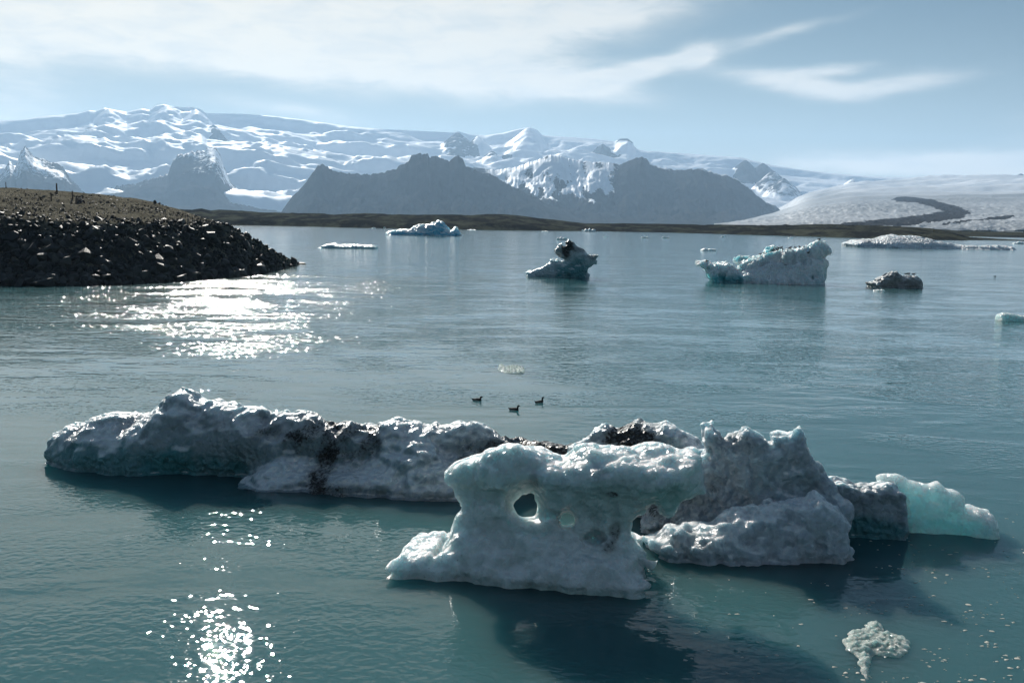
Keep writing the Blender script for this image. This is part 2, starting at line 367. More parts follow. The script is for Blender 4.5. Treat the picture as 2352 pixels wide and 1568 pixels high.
# --- broad glacier tongue and piedmont ice to the right, with moraine stripes
us = np.linspace(1640, 2760, 560); rs = 2600 + (np.linspace(0, 1, 170)**1.5)*9500
MOR = [  # medial moraines: chains of pixels with half width in px of height
    ([(1950, 521), (2040, 512), (2110, 503), (2170, 495), (2200, 489), (2178, 480), (2140, 470), (2105, 462), (2070, 459)], 9.5),
    ([(2060, 520), (2130, 510), (2200, 497)], 4), ([(2160, 518), (2230, 506), (2320, 497)], 2.2)]
def gl_z(X, Y, rr, us):
    q = (rr-2600)/9500
    # surface rises slowly toward the cap: v runs from about 532 at the front to about 408 far away
    vf = np.interp(us, [1430, 1700, 1800, 2000, 2150, 2352, 2760], [512, 517, 519, 524, 531, 533, 536])
    vb = np.interp(us, [1640, 1700, 1785, 1795, 1850, 1950, 2100, 2352, 2760], [520, 506, 482, 478, 444, 417, 409, 408, 408])
    ker = np.hanning(41); ker /= ker.sum(); vb = np.convolve(np.pad(vb, 20, mode='edge'), ker, 'valid'); vf = np.convolve(np.pad(vf, 20, mode='edge'), ker, 'valid')
    pr = np.clip(q, 0, 1)**0.62
    v = vf[:, None]*(1-pr) + vb[:, None]*pr
    z = CAMZ + (px_height(us, vf, 1.0)-CAMZ)[:, None]*0
    tanv = (px_height(us[:, None]+0*v, v, 1000.0)-CAMZ)/1000
    z = CAMZ + tanv*rr
    bed = fbm(X/900, Y/600, 0.5, 4, 41)
    crev = ridged(X/70+bed*2, Y/55, 0.2, 3, 43)
    z = z + bed*(26*np.clip(q*4, 0.25, 1.5)+70*sst(q, 0.5, 0.9)) + (crev-0.5)*14*sst(q, 0.6, 0.15)*(0.5+0.9*np.clip(bed+0.4, 0, 1))
    # small dark nunataks on the far ice
    rock = 0.12 + 0.12*fbm(X/500, Y/500, 0.7, 4, 44)
    Upx = us[:, None]+0*v
    for pts, hw in MOR:
        pts = np.array(pts, float); dm = np.full(v.shape, 1e9)
        for (u0, v0), (u1, v1) in zip(pts[:-1], pts[1:]):
            ex, ey = u1-u0, (v1-v0)*3
            t = np.clip(((Upx-u0)*ex+(v-v0)*3*ey)/(ex*ex+ey*ey), 0, 1)
            dm = np.minimum(dm, np.hypot((Upx-u0-t*ex)/3, (v-v0)-t*(v1-v0)))
        dm = dm + bed*hw*0.9 + 2.0*fbm(X/120, Y/120, 0.1, 3, 48)
        rock = np.maximum(rock, 0.95*sst(dm, hw*1.25, hw*0.45))
    old = sst(v, 425, 458)*(0.85+0.6*bed)
    return np.maximum(z, 0.3), {'rock': rock, 'old': np.clip(old, 0, 1)}
polar_terrain('outlet_glacier', us, rs, gl_z, snow_rock_material('glacier_ice', rock=(0.06, 0.06, 0.065), snow=(0.84, 0.87, 0.90), sc=1/45, bumpd=4))

# --- dark rock mountain in the middle, two buttresses with a snowy cirque between
MT1 = [(560, 515), (640, 496), (655, 474), (672, 452), (700, 424), (718, 398), (730, 381), (742, 377), (754, 382), (764, 391), (800, 398), (850, 401), (880, 397), (910, 388), (920, 378), (938, 371), (945, 357), (960, 353), (982, 352), (986, 361), (1000, 357), (1015, 364),
       (1032, 370), (1042, 360), (1052, 357), (1062, 365), (1068, 380), (1090, 388), (1130, 402), (1180, 430), (1230, 455), (1280, 478), (1330, 500), (1400, 520)]
MT2 = [(1000, 420), (1060, 384), (1100, 386), (1140, 390), (1180, 384), (1215, 372), (1240, 364), (1262, 356), (1290, 359), (1310, 366), (1350, 371), (1400, 373), (1420, 379), (1440, 368), (1452, 365), (1466, 359), (1478, 364), (1490, 376), (1510, 384), (1550, 390), (1580, 389), (1602, 387),
       (1628, 394), (1650, 402), (1664, 401), (1690, 413), (1715, 430), (1735, 448), (1755, 462), (1782, 474), (1792, 484), (1800, 505), (1806, 530)]
def mount(name, sky_pts, u0, u1, nu, rf, rp, rb, seed, snowf, cirque=None):
    us = np.linspace(u0, u1, nu); rs = rf + np.linspace(0, 1, 130)*(rb-rf)
    def zf(X, Y, rr, us):
        Hh = sky_line(sky_pts, us, rp)[:, None]; q = (rr-rf)/(rp-rf); Hj = Hh + (fbm(us/8, us*0, 0.7, 4, seed+2, 0.6)*26*np.clip(Hh[:, 0]/300, 0, 1))[:, None]; Hs = Hh; Hh = Hs + (Hj-Hs)*np.clip(q, 0, 1)**12
        n = ridged(X/700, Y/900, 0.2+seed, 5, seed, 0.55); f = np.clip(q, 0, 1)
        gul = ridged(X/160, Y/500, 0.6, 4, seed+5, 0.55)
        z = Hh*(0.30*f+0.35*f**2+0.35*sst(f, 0.45, 1.0)) + np.sin(np.pi*f)*((n-0.45)*150+(gul-0.5)*55)*np.clip(Hh/420, .1, 1)
        z = np.where(q > 1, Hh*(1-1.1*(rr-rp)/(rb-rp)), z)
        z = np.minimum(z, CAMZ+(Hh-CAMZ)*rr/rp)
        rock = np.ones_like(z)*0.98
        v = snowf(us, X, Y, z, q, n, gul)
        return np.maximum(z, -1), {'rock': np.clip(rock-v, 0, 1)}
    return polar_terrain(name, us, rs, zf, snow_rock_material(name+'_rock', rock=(0.055, 0.055, 0.052), sc=1/120, bumpd=6))
def snow1(us, X, Y, z, q, n, gul):
    return 0.75*sst(us, 1065, 1110)[:, None]*sst(z, 330, 520)*(0.6+0.9*(gul-0.4))
def snow2(us, X, Y, z, q, n, gul):
    c = (sst(us, 1070, 1150)*sst(us, 1450, 1370))[:, None]*sst(z+260*(gul-0.5)+160*(n-0.5), 230, 430)*(0.62+0.9*(gul-0.38))
    t = sst(us, 1390, 1520)[:, None]*sst(q, 0.93, 0.99)*0.55*(n > 0.45)
    return c*0.95+t
mount('cliff_mountain', MT1, 560, 1400, 520, 6600, 8200, 9200, 51, snow1)
mount('cirque_mountain', MT2, 1000, 1800, 560, 7600, 9900, 11000, 61, snow2)

# --- low moraine shore across the lagoon
WL = [(-300, 512), (440, 516), (540, 517.5), (700, 520), (900, 525), (1060, 527.5), (1250, 530), (1400, 531.5), (1600, 536), (1919, 545), (2079, 550), (2230, 553), (2352, 556), (2760, 564)]
SH = [(-300, 476), (400, 480), (440, 482), (463, 479), (485, 484), (505, 482), (560, 484), (620, 488), (700, 489), (742, 490), (765, 493), (840, 490), (880, 490), (900, 492), (960, 494), (1040, 493), (1080, 494), (1110, 492), (1150, 492), (1190, 495), (1240, 502),
      (1300, 508), (1345, 513), (1430, 513), (1600, 516), (1720, 517), (1792, 517), (1803, 515), (1815, 517), (1887, 515), (1980, 517), (2079, 521), (2143, 525), (2191, 535), (2230, 545), (2300, 549), (2352, 551), (2760, 558)]
us = np.linspace(-280, 2740, 1300)
wl = np.array(WL); r0 = np.hypot(*(lambda g: (g[..., 0], g[..., 1]))(ground(us, np.interp(us, wl[:, 0], wl[:, 1]))))
tt = np.linspace(0, 1, 70)
rs2 = r0[:, None]*(1+0.0*tt) + (tt**1.3)[None, :]*520
def shore_z(X, Y, rr, us):
    t = (rr-r0[:, None])/520
    Hh = sky_line(SH, us, 1.0)[:, None]; rc = r0[:, None]+250
    Hc = CAMZ+(Hh-CAMZ)*rc
    n = fbm(X/60, Y/40, 0.3, 5, 71, 0.55)
    q = np.clip((rr-r0[:, None])/250, 0, 1)
    z = Hc*(0.55*sst(q, 0.0, 0.12+0.0*q)*0.45 + 0.75*q**0.8) + n*5.0*np.clip(q*5, 0, 1) + 0.4*np.clip(q*40, 0, 1) - 0.4
    z = np.where(rr > rc, Hc - (rr-rc)*0.035 + n*2.0, z)
    z = np.minimum(z, CAMZ+(Hc-CAMZ)*rr/rc + n*0.9*sst(q, 0.7, 1))
    return np.maximum(z, -0.5), {'rock': 0.5+0.5*n}
def moraine_material():
    m, nt, p = new_mat('moraine_gravel')
    g = nt.node('ShaderNodeNewGeometry').outputs['Position']
    n = nt.noise(nt.mapping(g, (1, 0.5, 2)), 0.045, 6, 0.62, 0.4); n2 = nt.noise(g, 0.30, 4, 0.65)
    c = nt.mix(nt.ss(n, 0.42, 0.62), (0.024, 0.028, 0.030), (0.075, 0.082, 0.064))
    nt.l.new(nt.mix(nt.ss(n2, 0.3, 0.75), nt.mix(0.5, c, (0.012, 0.012, 0.012)), c), p.inputs['Base Color'])
    p.inputs['Roughness'].default_value = 1.0; p.inputs['Specular IOR Level'].default_value = 0.0
    nt.l.new(nt.bump(n2, 1.2), p.inputs['Normal']); return m
M_mor = moraine_material()
polar_terrain('moraine_shore', us, rs2, shore_z, M_mor)
# second, farther and lower band of moraine on the right
us3 = np.linspace(1980, 2740, 220); 
def shore2_z(X, Y, rr, us):
    v = np.interp(us, [1980, 2080, 2150, 2200, 2352, 2740], [526, 524, 526, 529.5, 533, 541])
    Hc = px_height(us, v, 1500.0)[:, None]; q = np.clip((rr-1150)/350, 0, 1); n = fbm(X/70, Y/60, 0.9, 4, 77)
    z = Hc*q**0.7 + n*2*q
    z = np.minimum(z, CAMZ+(Hc-CAMZ)*rr/1500 + n*1.0)
    z = np.where(rr > 1500, Hc-(rr-1500)*0.05, z)
    return np.maximum(z, -0.5), {'rock': n}
polar_terrain('far_moraine', us3, np.linspace(1150, 1750, 30), shore2_z, M_mor)

# ------------------------------------------------------------------ haze
V = np.array([(x, y, z) for z in (-4.0, 2350.0) for x, y in ((-15500, -1500), (15500, -1500), (15500, 23500), (-15500, 23500))])
Q = np.array([[0, 3, 2, 1], [4, 5, 6, 7], [0, 1, 5, 4], [1, 2, 6, 5], [2, 3, 7, 6], [3, 0, 4, 7]])
hm = bpy.data.materials.new('haze_air'); hm.use_nodes = True; hn = hm.node_tree
hn.nodes.remove(hn.nodes['Principled BSDF'])
pv = hn.nodes.new('ShaderNodeVolumePrincipled'); pv.inputs['Color'].default_value = (0.46, 0.70, 0.98, 1); pv.inputs['Density'].default_value = 2.8e-5; pv.inputs['Anisotropy'].default_value = 0.3
hn.links.new(pv.outputs[0], hn.nodes['Material Output'].inputs['Volume'])
tag(link('haze', mesh_np('haze', V, Q, False), hm), kind='stuff')

# ------------------------------------------------------------------ ice
def ice_material(name, white=(0.56, 0.63, 0.66), tintc=(0.13, 0.36, 0.38), scale=0.20, rough=0.28, grain=38.0, grain_h=0.010, lump=4.0, lump_h=0.05, sss=1.0, dirtc=(0.022, 0.021, 0.02), clear=0.0, speck=0.5, unit=1.0, cup=0.22, topc=(0.80, 0.84, 0.85)):
    """unit: size of the surface detail in metres relative to the near bergs"""
    m, nt, p = new_mat(name)
    g = nt.node('ShaderNodeNewGeometry').outputs['Position']
    n1 = nt.noise(g, lump/unit, 4, 0.6, 0.2); n2 = nt.noise(g, grain/unit, 3, 0.6); n3 = nt.noise(g, 1.3/unit, 5, 0.6, 0.5); n4 = nt.noise(g, 13/unit, 5, 0.7)
    tf = nt.m('ADD', nt.attr('tint'), nt.m('MULTIPLY', nt.m('SUBTRACT', n3, 0.5), 0.5), clamp=True)
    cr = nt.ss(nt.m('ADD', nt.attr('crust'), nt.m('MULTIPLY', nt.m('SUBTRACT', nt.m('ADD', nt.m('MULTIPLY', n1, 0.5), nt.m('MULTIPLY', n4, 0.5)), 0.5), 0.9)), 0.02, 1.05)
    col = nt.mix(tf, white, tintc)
    col = nt.mix(nt.m('MULTIPLY', cr, 0.85), col, topc)  # tone of the ice tops, crust and painted sunlight together
    dirt = nt.m('ADD', nt.m('MULTIPLY', nt.attr('dirt'), 1.0), nt.m('MULTIPLY', nt.m('SUBTRACT', nt.m('ADD', nt.m('MULTIPLY', n4, 0.75), nt.m('MULTIPLY', n1, 0.25)), 0.5), 2.6))
    film = nt.m('MULTIPLY', nt.attr('dirt'), 0.55, clamp=True)
    df = nt.m('MAXIMUM', nt.ss(dirt, 0.45, 1.25), film)
    spk = nt.ss(nt.m('ADD', nt.noise(g, 26/unit, 2, 0.7), nt.m('MULTIPLY', nt.m('SUBTRACT', n3, 0.5), 0.35)), 0.70, 0.76)
    df = nt.m('MAXIMUM', df, nt.m('MULTIPLY', spk, speck), clamp=True)
    nt.l.new(nt.mix(df, col, dirtc), p.inputs['Base Color'])
    p.inputs['Roughness'].default_value = rough; p.inputs['IOR'].default_value = 1.31
    p.subsurface_method = 'RANDOM_WALK'
    nt.l.new(nt.m('MULTIPLY', nt.m('SUBTRACT', 1.0, df), sss), p.inputs['Subsurface Weight'])
    p.inputs['Subsurface Radius'].default_value = (0.75, 1.0, 1.05); p.inputs['Subsurface Scale'].default_value = scale*unit
    if clear: p.inputs['Transmission Weight'].default_value = clear
    vo = nt.node('ShaderNodeTexVoronoi'); vo.feature = 'SMOOTH_F1'; vo.inputs['Scale'].default_value = 5.5/unit; vo.inputs['Smoothness'].default_value = 0.35
    wq = nt.node('ShaderNodeVectorMath'); wq.operation = 'ADD'; nt.l.new(g, wq.inputs[0])
    wn = nt.node('ShaderNodeVectorMath'); wn.operation = 'SCALE'; nt.l.new(nt.noise(g, 3.0/unit, 3, 0.6, out=1), wn.inputs[0]); wn.inputs['Scale'].default_value = 0.30*unit
    nt.l.new(wn.outputs[0], wq.inputs[1]); nt.l.new(wq.outputs[0], vo.inputs['Vector'])
    h = nt.m('ADD', nt.m('MULTIPLY', n2, grain_h*unit), nt.m('MULTIPLY', n1, lump_h*unit))
    h = nt.m('ADD', h, nt.m('MULTIPLY', vo.outputs['Distance'], -cup*unit))
    h = nt.m('ADD', h, nt.m('MULTIPLY', n4, 0.030*unit))
    h = nt.m('ADD', h, nt.m('MULTIPLY', nt.m('MULTIPLY', df, n4), 0.02*unit))
    nt.l.new(nt.bump(h), p.inputs['Normal'])
    return m

def poly_sdf(px, pz, P):
    d = np.full(px.shape, 1e9); s = np.ones(px.shape)
    n = len(P)
    for i in range(n):
        a, b = P[i], P[i-1]
        ex, ez = b[0]-a[0], b[1]-a[1]; wx, wz = px-a[0], pz-a[1]
        t = np.clip((wx*ex+wz*ez)/(ex*ex+ez*ez+1e-12), 0, 1)
        d = np.minimum(d, (wx-ex*t)**2+(wz-ez*t)**2)
        c1 = pz >= a[1]; c2 = pz < b[1]; c3 = ex*wz > ez*wx
        s = np.where((c1 & c2 & c3) | (~c1 & ~c2 & ~c3), -s, s)
    return s*np.sqrt(d)
def smin(a, b, k):
    h = np.clip(0.5+0.5*(b-a)/k, 0, 1); return b*(1-h)+a*h-k*h*(1-h)

BVHS = {}
def ice_body(A, B, slabs, h, seed, noise=((0.9, 0.22), (0.35, 0.10), (0.13, 0.035)), ridge=0.0, holes=(), stains=(), tints=(), tint0=0.0, dirt0=0.0, depth=0.7, undercut=0.12, topdirt=0.0, warp=0.0, unit=1.0, ribs=0.0):
    """Ice solid standing on the vertical plane through A and B (pixel column, depth).  slabs: outline in pixels, half thickness, rounding,
    offset toward (-) or away from (+) the camera.  Returns vertices in world space, quads, attributes."""
    a3 = at_y(A[0], 1000, A[1]); b3 = at_y(B[0], 1000, B[1])
    e = np.array([b3[0]-a3[0], b3[1]-a3[1]]); e /= np.linalg.norm(e); nrm = np.array([-e[1], e[0]])
    o2 = a3[:2]
    def to_plane(u, v, off=0.0):
        d = ray(u, v); den = d[..., 0]*nrm[0]+d[..., 1]*nrm[1]
        t = ((o2[0]-CAM[0])*nrm[0]+(o2[1]-CAM[1])*nrm[1]+off)/den
        p = CAM+d*t[..., None]
        return np.stack([(p[..., 0]-o2[0])*e[0]+(p[..., 1]-o2[1])*e[1], p[..., 2]], -1)
    PS = []
    for s in slabs:
        pl = np.array(s['poly'], float); sz = to_plane(pl[:, 0], pl[:, 1], s.get('off', 0.0)*unit)/unit
        low = sz[:, 1] < 0.02
        sz[:, 1] = np.where(low, -depth, sz[:, 1])
        PS.append(sz)
    allp = np.concatenate(PS); mg = 0.25+4*h
    tm = max(s['T']*s.get('foot', 1.25)+abs(s.get('off', 0)) for s in slabs)+mg
    s0, s1 = allp[:, 0].min()-mg, allp[:, 0].max()+mg; z0, z1 = -depth-2*h, allp[:, 1].max()+mg
    gs = np.arange(s0, s1, h); gn = np.arange(-tm, tm, h); gz = np.arange(z0, z1, h)
    S2, Z2 = np.meshgrid(gs, gz, indexing='ij')
    Fv = None
    for s, P in zip(slabs, PS):
        wob = warp*pn(S2/1.1, Z2/0.8, 0.37, seed+3) if warp else 0
        d2 = (poly_sdf(S2, Z2, P)+wob).astype(np.float32)
        Rr = s['R']; zt = max(P[:, 1].max(), 0.1)
        foot = s.get('foot', 1.25)
        prof = np.interp(Z2/zt, [-1, -0.05, 0.06, 0.35, 1.0], [foot*1.15, foot*1.1, foot, 1.05, s.get('top', 0.8)])
        T2 = s['T']*prof*(1+0.28*pn(S2/1.7, Z2/1.5, 0.5, seed+9))
        off = s.get('off', 0.0) + 0.35*s['T']*pn(S2/2.1, Z2/1.9, 3.5, seed+4)
        d3 = np.abs(gn[None, :, None]-off[:, None, :]) - T2[:, None, :]
        Rm = np.minimum(Rr, T2*0.95)[:, None, :]
        w1 = d2[:, None, :]+Rm; w2 = d3+Rm
        f = np.minimum(np.maximum(w1, w2), 0)+np.hypot(np.maximum(w1, 0), np.maximum(w2, 0))-Rm
        Fv = f if Fv is None else smin(Fv, f, s.get('k', 0.15))
    S3 = gs[:, None, None]; N3 = gn[None, :, None]; Z3 = gz[None, None, :]
    # melt notch at the waterline
    if undercut: Fv = Fv + undercut*np.exp(-((Z3-0.06)/0.10)**2)
    for (u, v, ru, rv) in holes:
        c = to_plane(np.array(float(u)), np.array(float(v))); d = ray(np.array(float(u)), np.array(float(v)))
        ds = d[0]*e[0]+d[1]*e[1]; dn = d[0]*nrm[0]+d[1]*nrm[1]; rng_ = np.linalg.norm(np.r_[o2, 0]-CAM)
        sc = rng_/F
        hs = (S3-(c[0]+N3*ds/dn))/(ru*sc); hz = (Z3-(c[1]+N3*d[2]/dn))/(rv*sc)
        fl = 1+0.25*np.abs(N3)/max(s['T'], .1)
        hd = (np.sqrt(hs**2+hz**2)-fl)*min(ru, rv)*sc
        Fv = -smin(-Fv, hd, 0.06)
    band = np.abs(Fv) < (sum(a for _, a in noise)+0.05+2*h+ribs*1.2)
    ii = np.argwhere(band); x = gs[ii[:, 0]]; y = gn[ii[:, 1]]; z = gz[ii[:, 2]]
    wx = x*e[0]; dn = 0
    for k, (wl_, am) in enumerate(noise):
        dn = dn + am*pn(x/wl_, y/wl_, z/wl_, seed+17*k)
    if ribs: dn = dn + ribs*(np.abs(pn(x/0.42, y/0.42, z/1.5+x*0.35, seed+93))*2-0.5)
    if ridge: dn = dn + ridge*(np.abs(pn(x/0.55, y/0.55, z/0.8, seed+91))*2-0.5)
    Fv = np.ascontiguousarray(Fv, np.float32); Fv[band] += dn.astype(np.float32)
    Fv[:, :, 0] = 1; Fv[0] = 1; Fv[-1] = 1; Fv[:, 0] = 1; Fv[:, -1] = 1; Fv[:, :, -1] = 1
    V, Q = surface_nets(Fv, (s0, -tm, z0), h)
    # drop small floating crumbs: keep only pieces connected to the biggest one
    V, Q = biggest(V, Q)
    s_, n_, z_ = V[:, 0], V[:, 1], V[:, 2]
    dirt = np.full(len(V), dirt0); tint = np.full(len(V), tint0)
    zt = allp[:, 1].max()
    sl = fbm(s_/0.8, n_/0.8, z_/0.8, 3, seed+70)
    for lst, arr in ((stains, dirt), (tints, tint)):
        for (u, v, ru, rv, amt) in lst:
            c = to_plane(np.array(float(u)), np.array(float(v)))/unit; sc = np.linalg.norm(np.r_[o2, 0]-CAM)/F/unit
            dd = np.hypot((s_-c[0])/(ru*sc), (z_-c[1])/(rv*sc)) + sl*0.6
            arr += amt*sst(dd, 1.25, 0.45)
    if topdirt:
        dirt += topdirt*np.clip(sl+0.35, 0, 1)*sst(z_/zt, 0.35, 0.8)
    s_, n_, z_ = s_*unit, n_*unit, z_*unit
    wv = np.stack([o2[0]+s_*e[0]+n_*nrm[0], o2[1]+s_*e[1]+n_*nrm[1], z_], -1)
    return wv, Q, {'dirt': np.clip(dirt, 0, 1.2), 'tint': np.clip(tint, 0, 1)}
def biggest(V, Q):
    lab = np.arange(len(V))
    for _ in range(400):
        m = lab[Q].min(1); new = lab.copy()
        np.minimum.at(new, Q.ravel(), np.repeat(m, 4)); new = new[new]
        if (new == lab).all(): break
        lab = new
    ids, c = np.unique(lab, return_counts=True); keep = lab == ids[c.argmax()]
    mp = np.cumsum(keep)-1; kq = keep[Q].all(1)
    return V[keep], mp[Q[kq]]
def add_ice(name, body, mat, label=None, cat='iceberg', group=None, parent=None):
    V, Q, at = body
    top = V[V[:, 2] > -0.05]
    if parent is None: loc = np.array([top[:, 0].mean(), top[:, 1].mean(), 0.0])
    else: loc = np.array(parent.location)
    me = mesh_np(name, V-loc, Q, True, at)
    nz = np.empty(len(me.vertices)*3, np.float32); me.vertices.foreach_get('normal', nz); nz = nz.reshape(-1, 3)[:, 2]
    at_ = me.attributes.new('crust', 'FLOAT', 'POINT'); at_.data.foreach_set('value', sst(nz, 0.30, 0.92).astype(np.float32)*(V[:, 2] > 0.05))  # upward faces whitened: weathered crust plus sunlit rims put into the colour
    o = link(name, me, mat)
    if parent is None: o.location = loc; tag(o, label, cat, group)
    else: o.parent = parent; tag(o, label)
    BVHS[o.name] = BVHTree.FromPolygons([tuple(v) for v in V], [tuple(q) for q in Q.tolist()])
    return o
def z5(*pts): return [(846.7+.34*x, 940.8+.34*y) for x, y in pts]
def z4(*pts): return [(94.1+.44*x, 874.9+.44*y) for x, y in pts]
def z6(*pts): return [(1411.2+.4123*x, 922+.4123*y) for x, y in pts]

M_ice = ice_material('melting_ice', white=(0.60, 0.66, 0.66), tintc=(0.28, 0.48, 0.46), scale=0.45)
M_spire = ice_material('spire_ice', white=(0.46, 0.52, 0.57), tintc=(0.2, 0.36, 0.36), scale=0.36)
M_snowice = ice_material('weathered_ice', white=(0.31, 0.37, 0.40), tintc=(0.07, 0.24, 0.26), scale=0.19)
M_clear = ice_material('clear_ice', white=(0.72, 0.84, 0.84), tintc=(0.50, 0.76, 0.75), scale=0.9, rough=0.12, lump_h=0.03, speck=0.0, clear=0.15)

# --- arched berg in front
front = ice_body((900, 20.3), (1510, 19.5), [
    dict(poly=z5((150, 1005), (230, 940), (300, 895), (350, 905), (400, 895), (470, 882), (490, 925), (530, 890), (570, 850), (600, 790), (610, 720), (625, 660), (600, 600), (582, 540), (585, 520), (540, 500), (528, 465), (560, 430),
                 (590, 390), (650, 365), (720, 360), (760, 320), (800, 300), (870, 280), (940, 247), (1010, 242), (1090, 264), (1170, 287), (1220, 322), (1300, 335), (1360, 312), (1420, 282), (1480, 264), (1560, 272), (1640, 252), (1710, 240),
                 (1790, 252), (1870, 277), (1950, 292), (2030, 277), (2070, 292), (2130, 277), (2190, 282), (2230, 320), (2255, 400), (2270, 460), (2287, 500), (2282, 555), (2210, 567), (2150, 592), (2100, 612), (2060, 652), (2020, 700), (1970, 682),
                 (1960, 645), (1920, 640), (1860, 670), (1810, 700), (1780, 750), (1755, 800), (1760, 840), (1800, 885), (1850, 910), (1830, 960), (1815, 990), (1850, 1040), (1885, 1080), (1892, 1130), (1880, 1500), (560, 1500), (545, 1080), (480, 1500), (170, 1500)),
         T=0.50, R=0.36, foot=2.4, top=1.05),
    dict(poly=z5((700, 400), (900, 300), (1100, 320), (1300, 380), (1500, 320), (1750, 300), (2000, 330), (2180, 340), (2220, 480), (2000, 560), (1700, 560), (1200, 540), (900, 500), (700, 470)), T=0.75, R=0.5, foot=1.0, top=1.0, off=-0.15, k=0.3),
    dict(poly=z5((1800, 985), (1830, 968), (1870, 968), (1890, 1000), (1925, 1012), (1962, 1008), (1966, 1042), (1938, 1070), (1930, 1112), (1888, 1142), (1885, 1115), (1900, 1082), (1860, 1055), (1800, 1030)), T=0.12, R=0.09, foot=1.0, top=1.0, k=0.05)],
    0.034, 5, noise=((1.0, 0.16), (0.4, 0.085), (0.17, 0.035)), ridge=0.06,
    holes=[(1211, 1160, 22, 22), (1222, 1140, 11, 14), (1200, 1168, 12, 12), (1275, 1177, 16, 8), (1300, 1187, 12, 13), (1364, 1233, 12, 9)],
    stains=[(1410, 1112, 14, 9, .9), (1412, 1205, 14, 22, .8), (1402, 1232, 20, 10, .8), (1232, 1085, 12, 28, .55), (1380, 1060, 25, 12, .35), (1450, 1085, 120, 18, .22), (1300, 1100, 120, 10, .22)],
    tints=[(1320, 1330, 330, 30, .75), (1330, 1130, 280, 70, .3), (1560, 1130, 80, 60, .4)], undercut=0.10)
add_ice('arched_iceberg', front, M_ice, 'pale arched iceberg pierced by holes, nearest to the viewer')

# --- long dirty berg on the left
left = ice_body((138, 28.6), (1330, 26.6), [
    dict(poly=z4((95, 400), (98, 370), (106, 290), (150, 250), (240, 225), (290, 182), (380, 167), (440, 177), (500, 190), (560, 163), (620, 130), (680, 85), (730, 55), (790, 95), (840, 135), (890, 107), (980, 122), (1050, 150), (1100, 155), (1200, 190),
                 (1270, 167), (1340, 167), (1420, 182), (1500, 202), (1560, 212), (1600, 190), (1680, 225), (1760, 240), (1850, 220), (1940, 225), (2000, 205), (2050, 185), (2090, 210), (2200, 215), (2270, 235), (2340, 262), (2400, 300), (2550, 318), (2650, 330), (2730, 336), (2790, 352), (2810, 800), (150, 800), (140, 470)),
         T=1.05, R=0.75, foot=1.25, top=0.55),
    dict(poly=z4((1060, 480), (1300, 430), (1500, 470), (1640, 440), (1800, 400), (2000, 380), (2150, 420), (2240, 500), (2250, 900), (1020, 900)), T=0.9, R=0.6, off=-1.25, foot=1.3, top=0.5, k=0.5)],
    0.055, 23, noise=((1.5, 0.26), (0.55, 0.13), (0.22, 0.05)), ridge=0.08,
    stains=[(700, 972, 190, 22, .42), (765, 995, 80, 48, .5), (775, 1030, 22, 60, .5), (870, 1005, 25, 25, .8), (640, 1000, 80, 30, .45), (310, 965, 25, 18, .5), (200, 985, 18, 22, .5), (1180, 1030, 130, 40, 1.0), (1290, 1035, 60, 40, 1.1),
            (800, 1060, 60, 60, .35), (1000, 960, 40, 20, .4), (870, 1090, 190, 22, .55), (470, 955, 60, 18, .35), (1050, 1120, 60, 40, .5), (540, 1030, 90, 40, .3)],
    tints=[(330, 1050, 210, 50, .75), (520, 1070, 160, 50, .45), (200, 1080, 120, 25, .5), (800, 1030, 300, 40, .25)], undercut=0.10)
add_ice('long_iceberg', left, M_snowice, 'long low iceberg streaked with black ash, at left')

# --- ragged berg on the right: crest behind, spires, ledge in front and square block
re = empty('ragged_iceberg', tuple(ground(np.array(1720.), np.array(1270.))))
tag(re, 'ragged spired grey-white iceberg with a snowy ledge, right of the arched one', 'iceberg')
crest = ice_body((1310, 25.2), (1650, 24.2), [
    dict(poly=[(1316, 1024), (1340, 1006), (1367, 986), (1394, 976), (1425, 979), (1459, 966), (1486, 969), (1503, 974), (1527, 967), (1554, 979), (1581, 1000), (1605, 1023), (1640, 1045), (1680, 1060), (1690, 1300), (1310, 1300)], T=0.9, R=0.6, top=.6)],
    0.05, 37, noise=((1.0, 0.18), (0.4, 0.10), (0.17, 0.045)), ridge=0.07,
    stains=[(1455, 990, 60, 28, 1.0), (1430, 1005, 40, 20, .6), (1500, 1010, 40, 30, .5), (1380, 1010, 30, 15, .35)], tints=[(1540, 1010, 50, 40, .2)])
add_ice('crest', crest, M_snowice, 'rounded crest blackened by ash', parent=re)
spires = ice_body((1600, 23.2), (1940, 22.6), [
    dict(poly=[(1560, 1060), (1600, 1045), (1617, 1030), (1609, 1004), (1617, 979), (1634, 969), (1650, 984), (1659, 1004), (1675, 1000), (1708, 986), (1725, 998), (1749, 1006), (1762, 1020), (1782, 1016), (1772, 996), (1786, 991), (1811, 998), (1832, 984), (1848, 1004),
               (1854, 1033), (1869, 1054), (1902, 1079), (1898, 1091), (1912, 1110), (1945, 1150), (1950, 1330), (1480, 1330), (1470, 1180), (1500, 1150), (1540, 1100)], T=0.62, R=0.35, foot=1.6, top=0.45)],
    0.036, 41, noise=((0.9, 0.20), (0.38, 0.12), (0.16, 0.06), (0.08, 0.02)), ridge=0.10,
    stains=[(1690, 1005, 70, 24, .55), (1560, 1130, 70, 50, .6), (1840, 1040, 30, 40, .4), (1500, 1190, 50, 50, .6), (1640, 1090, 25, 25, .5), (1870, 1090, 30, 30, .35)], topdirt=0.14, tints=[(1780, 1080, 80, 50, .25)])
add_ice('spire_mass', spires, M_spire, parent=re)
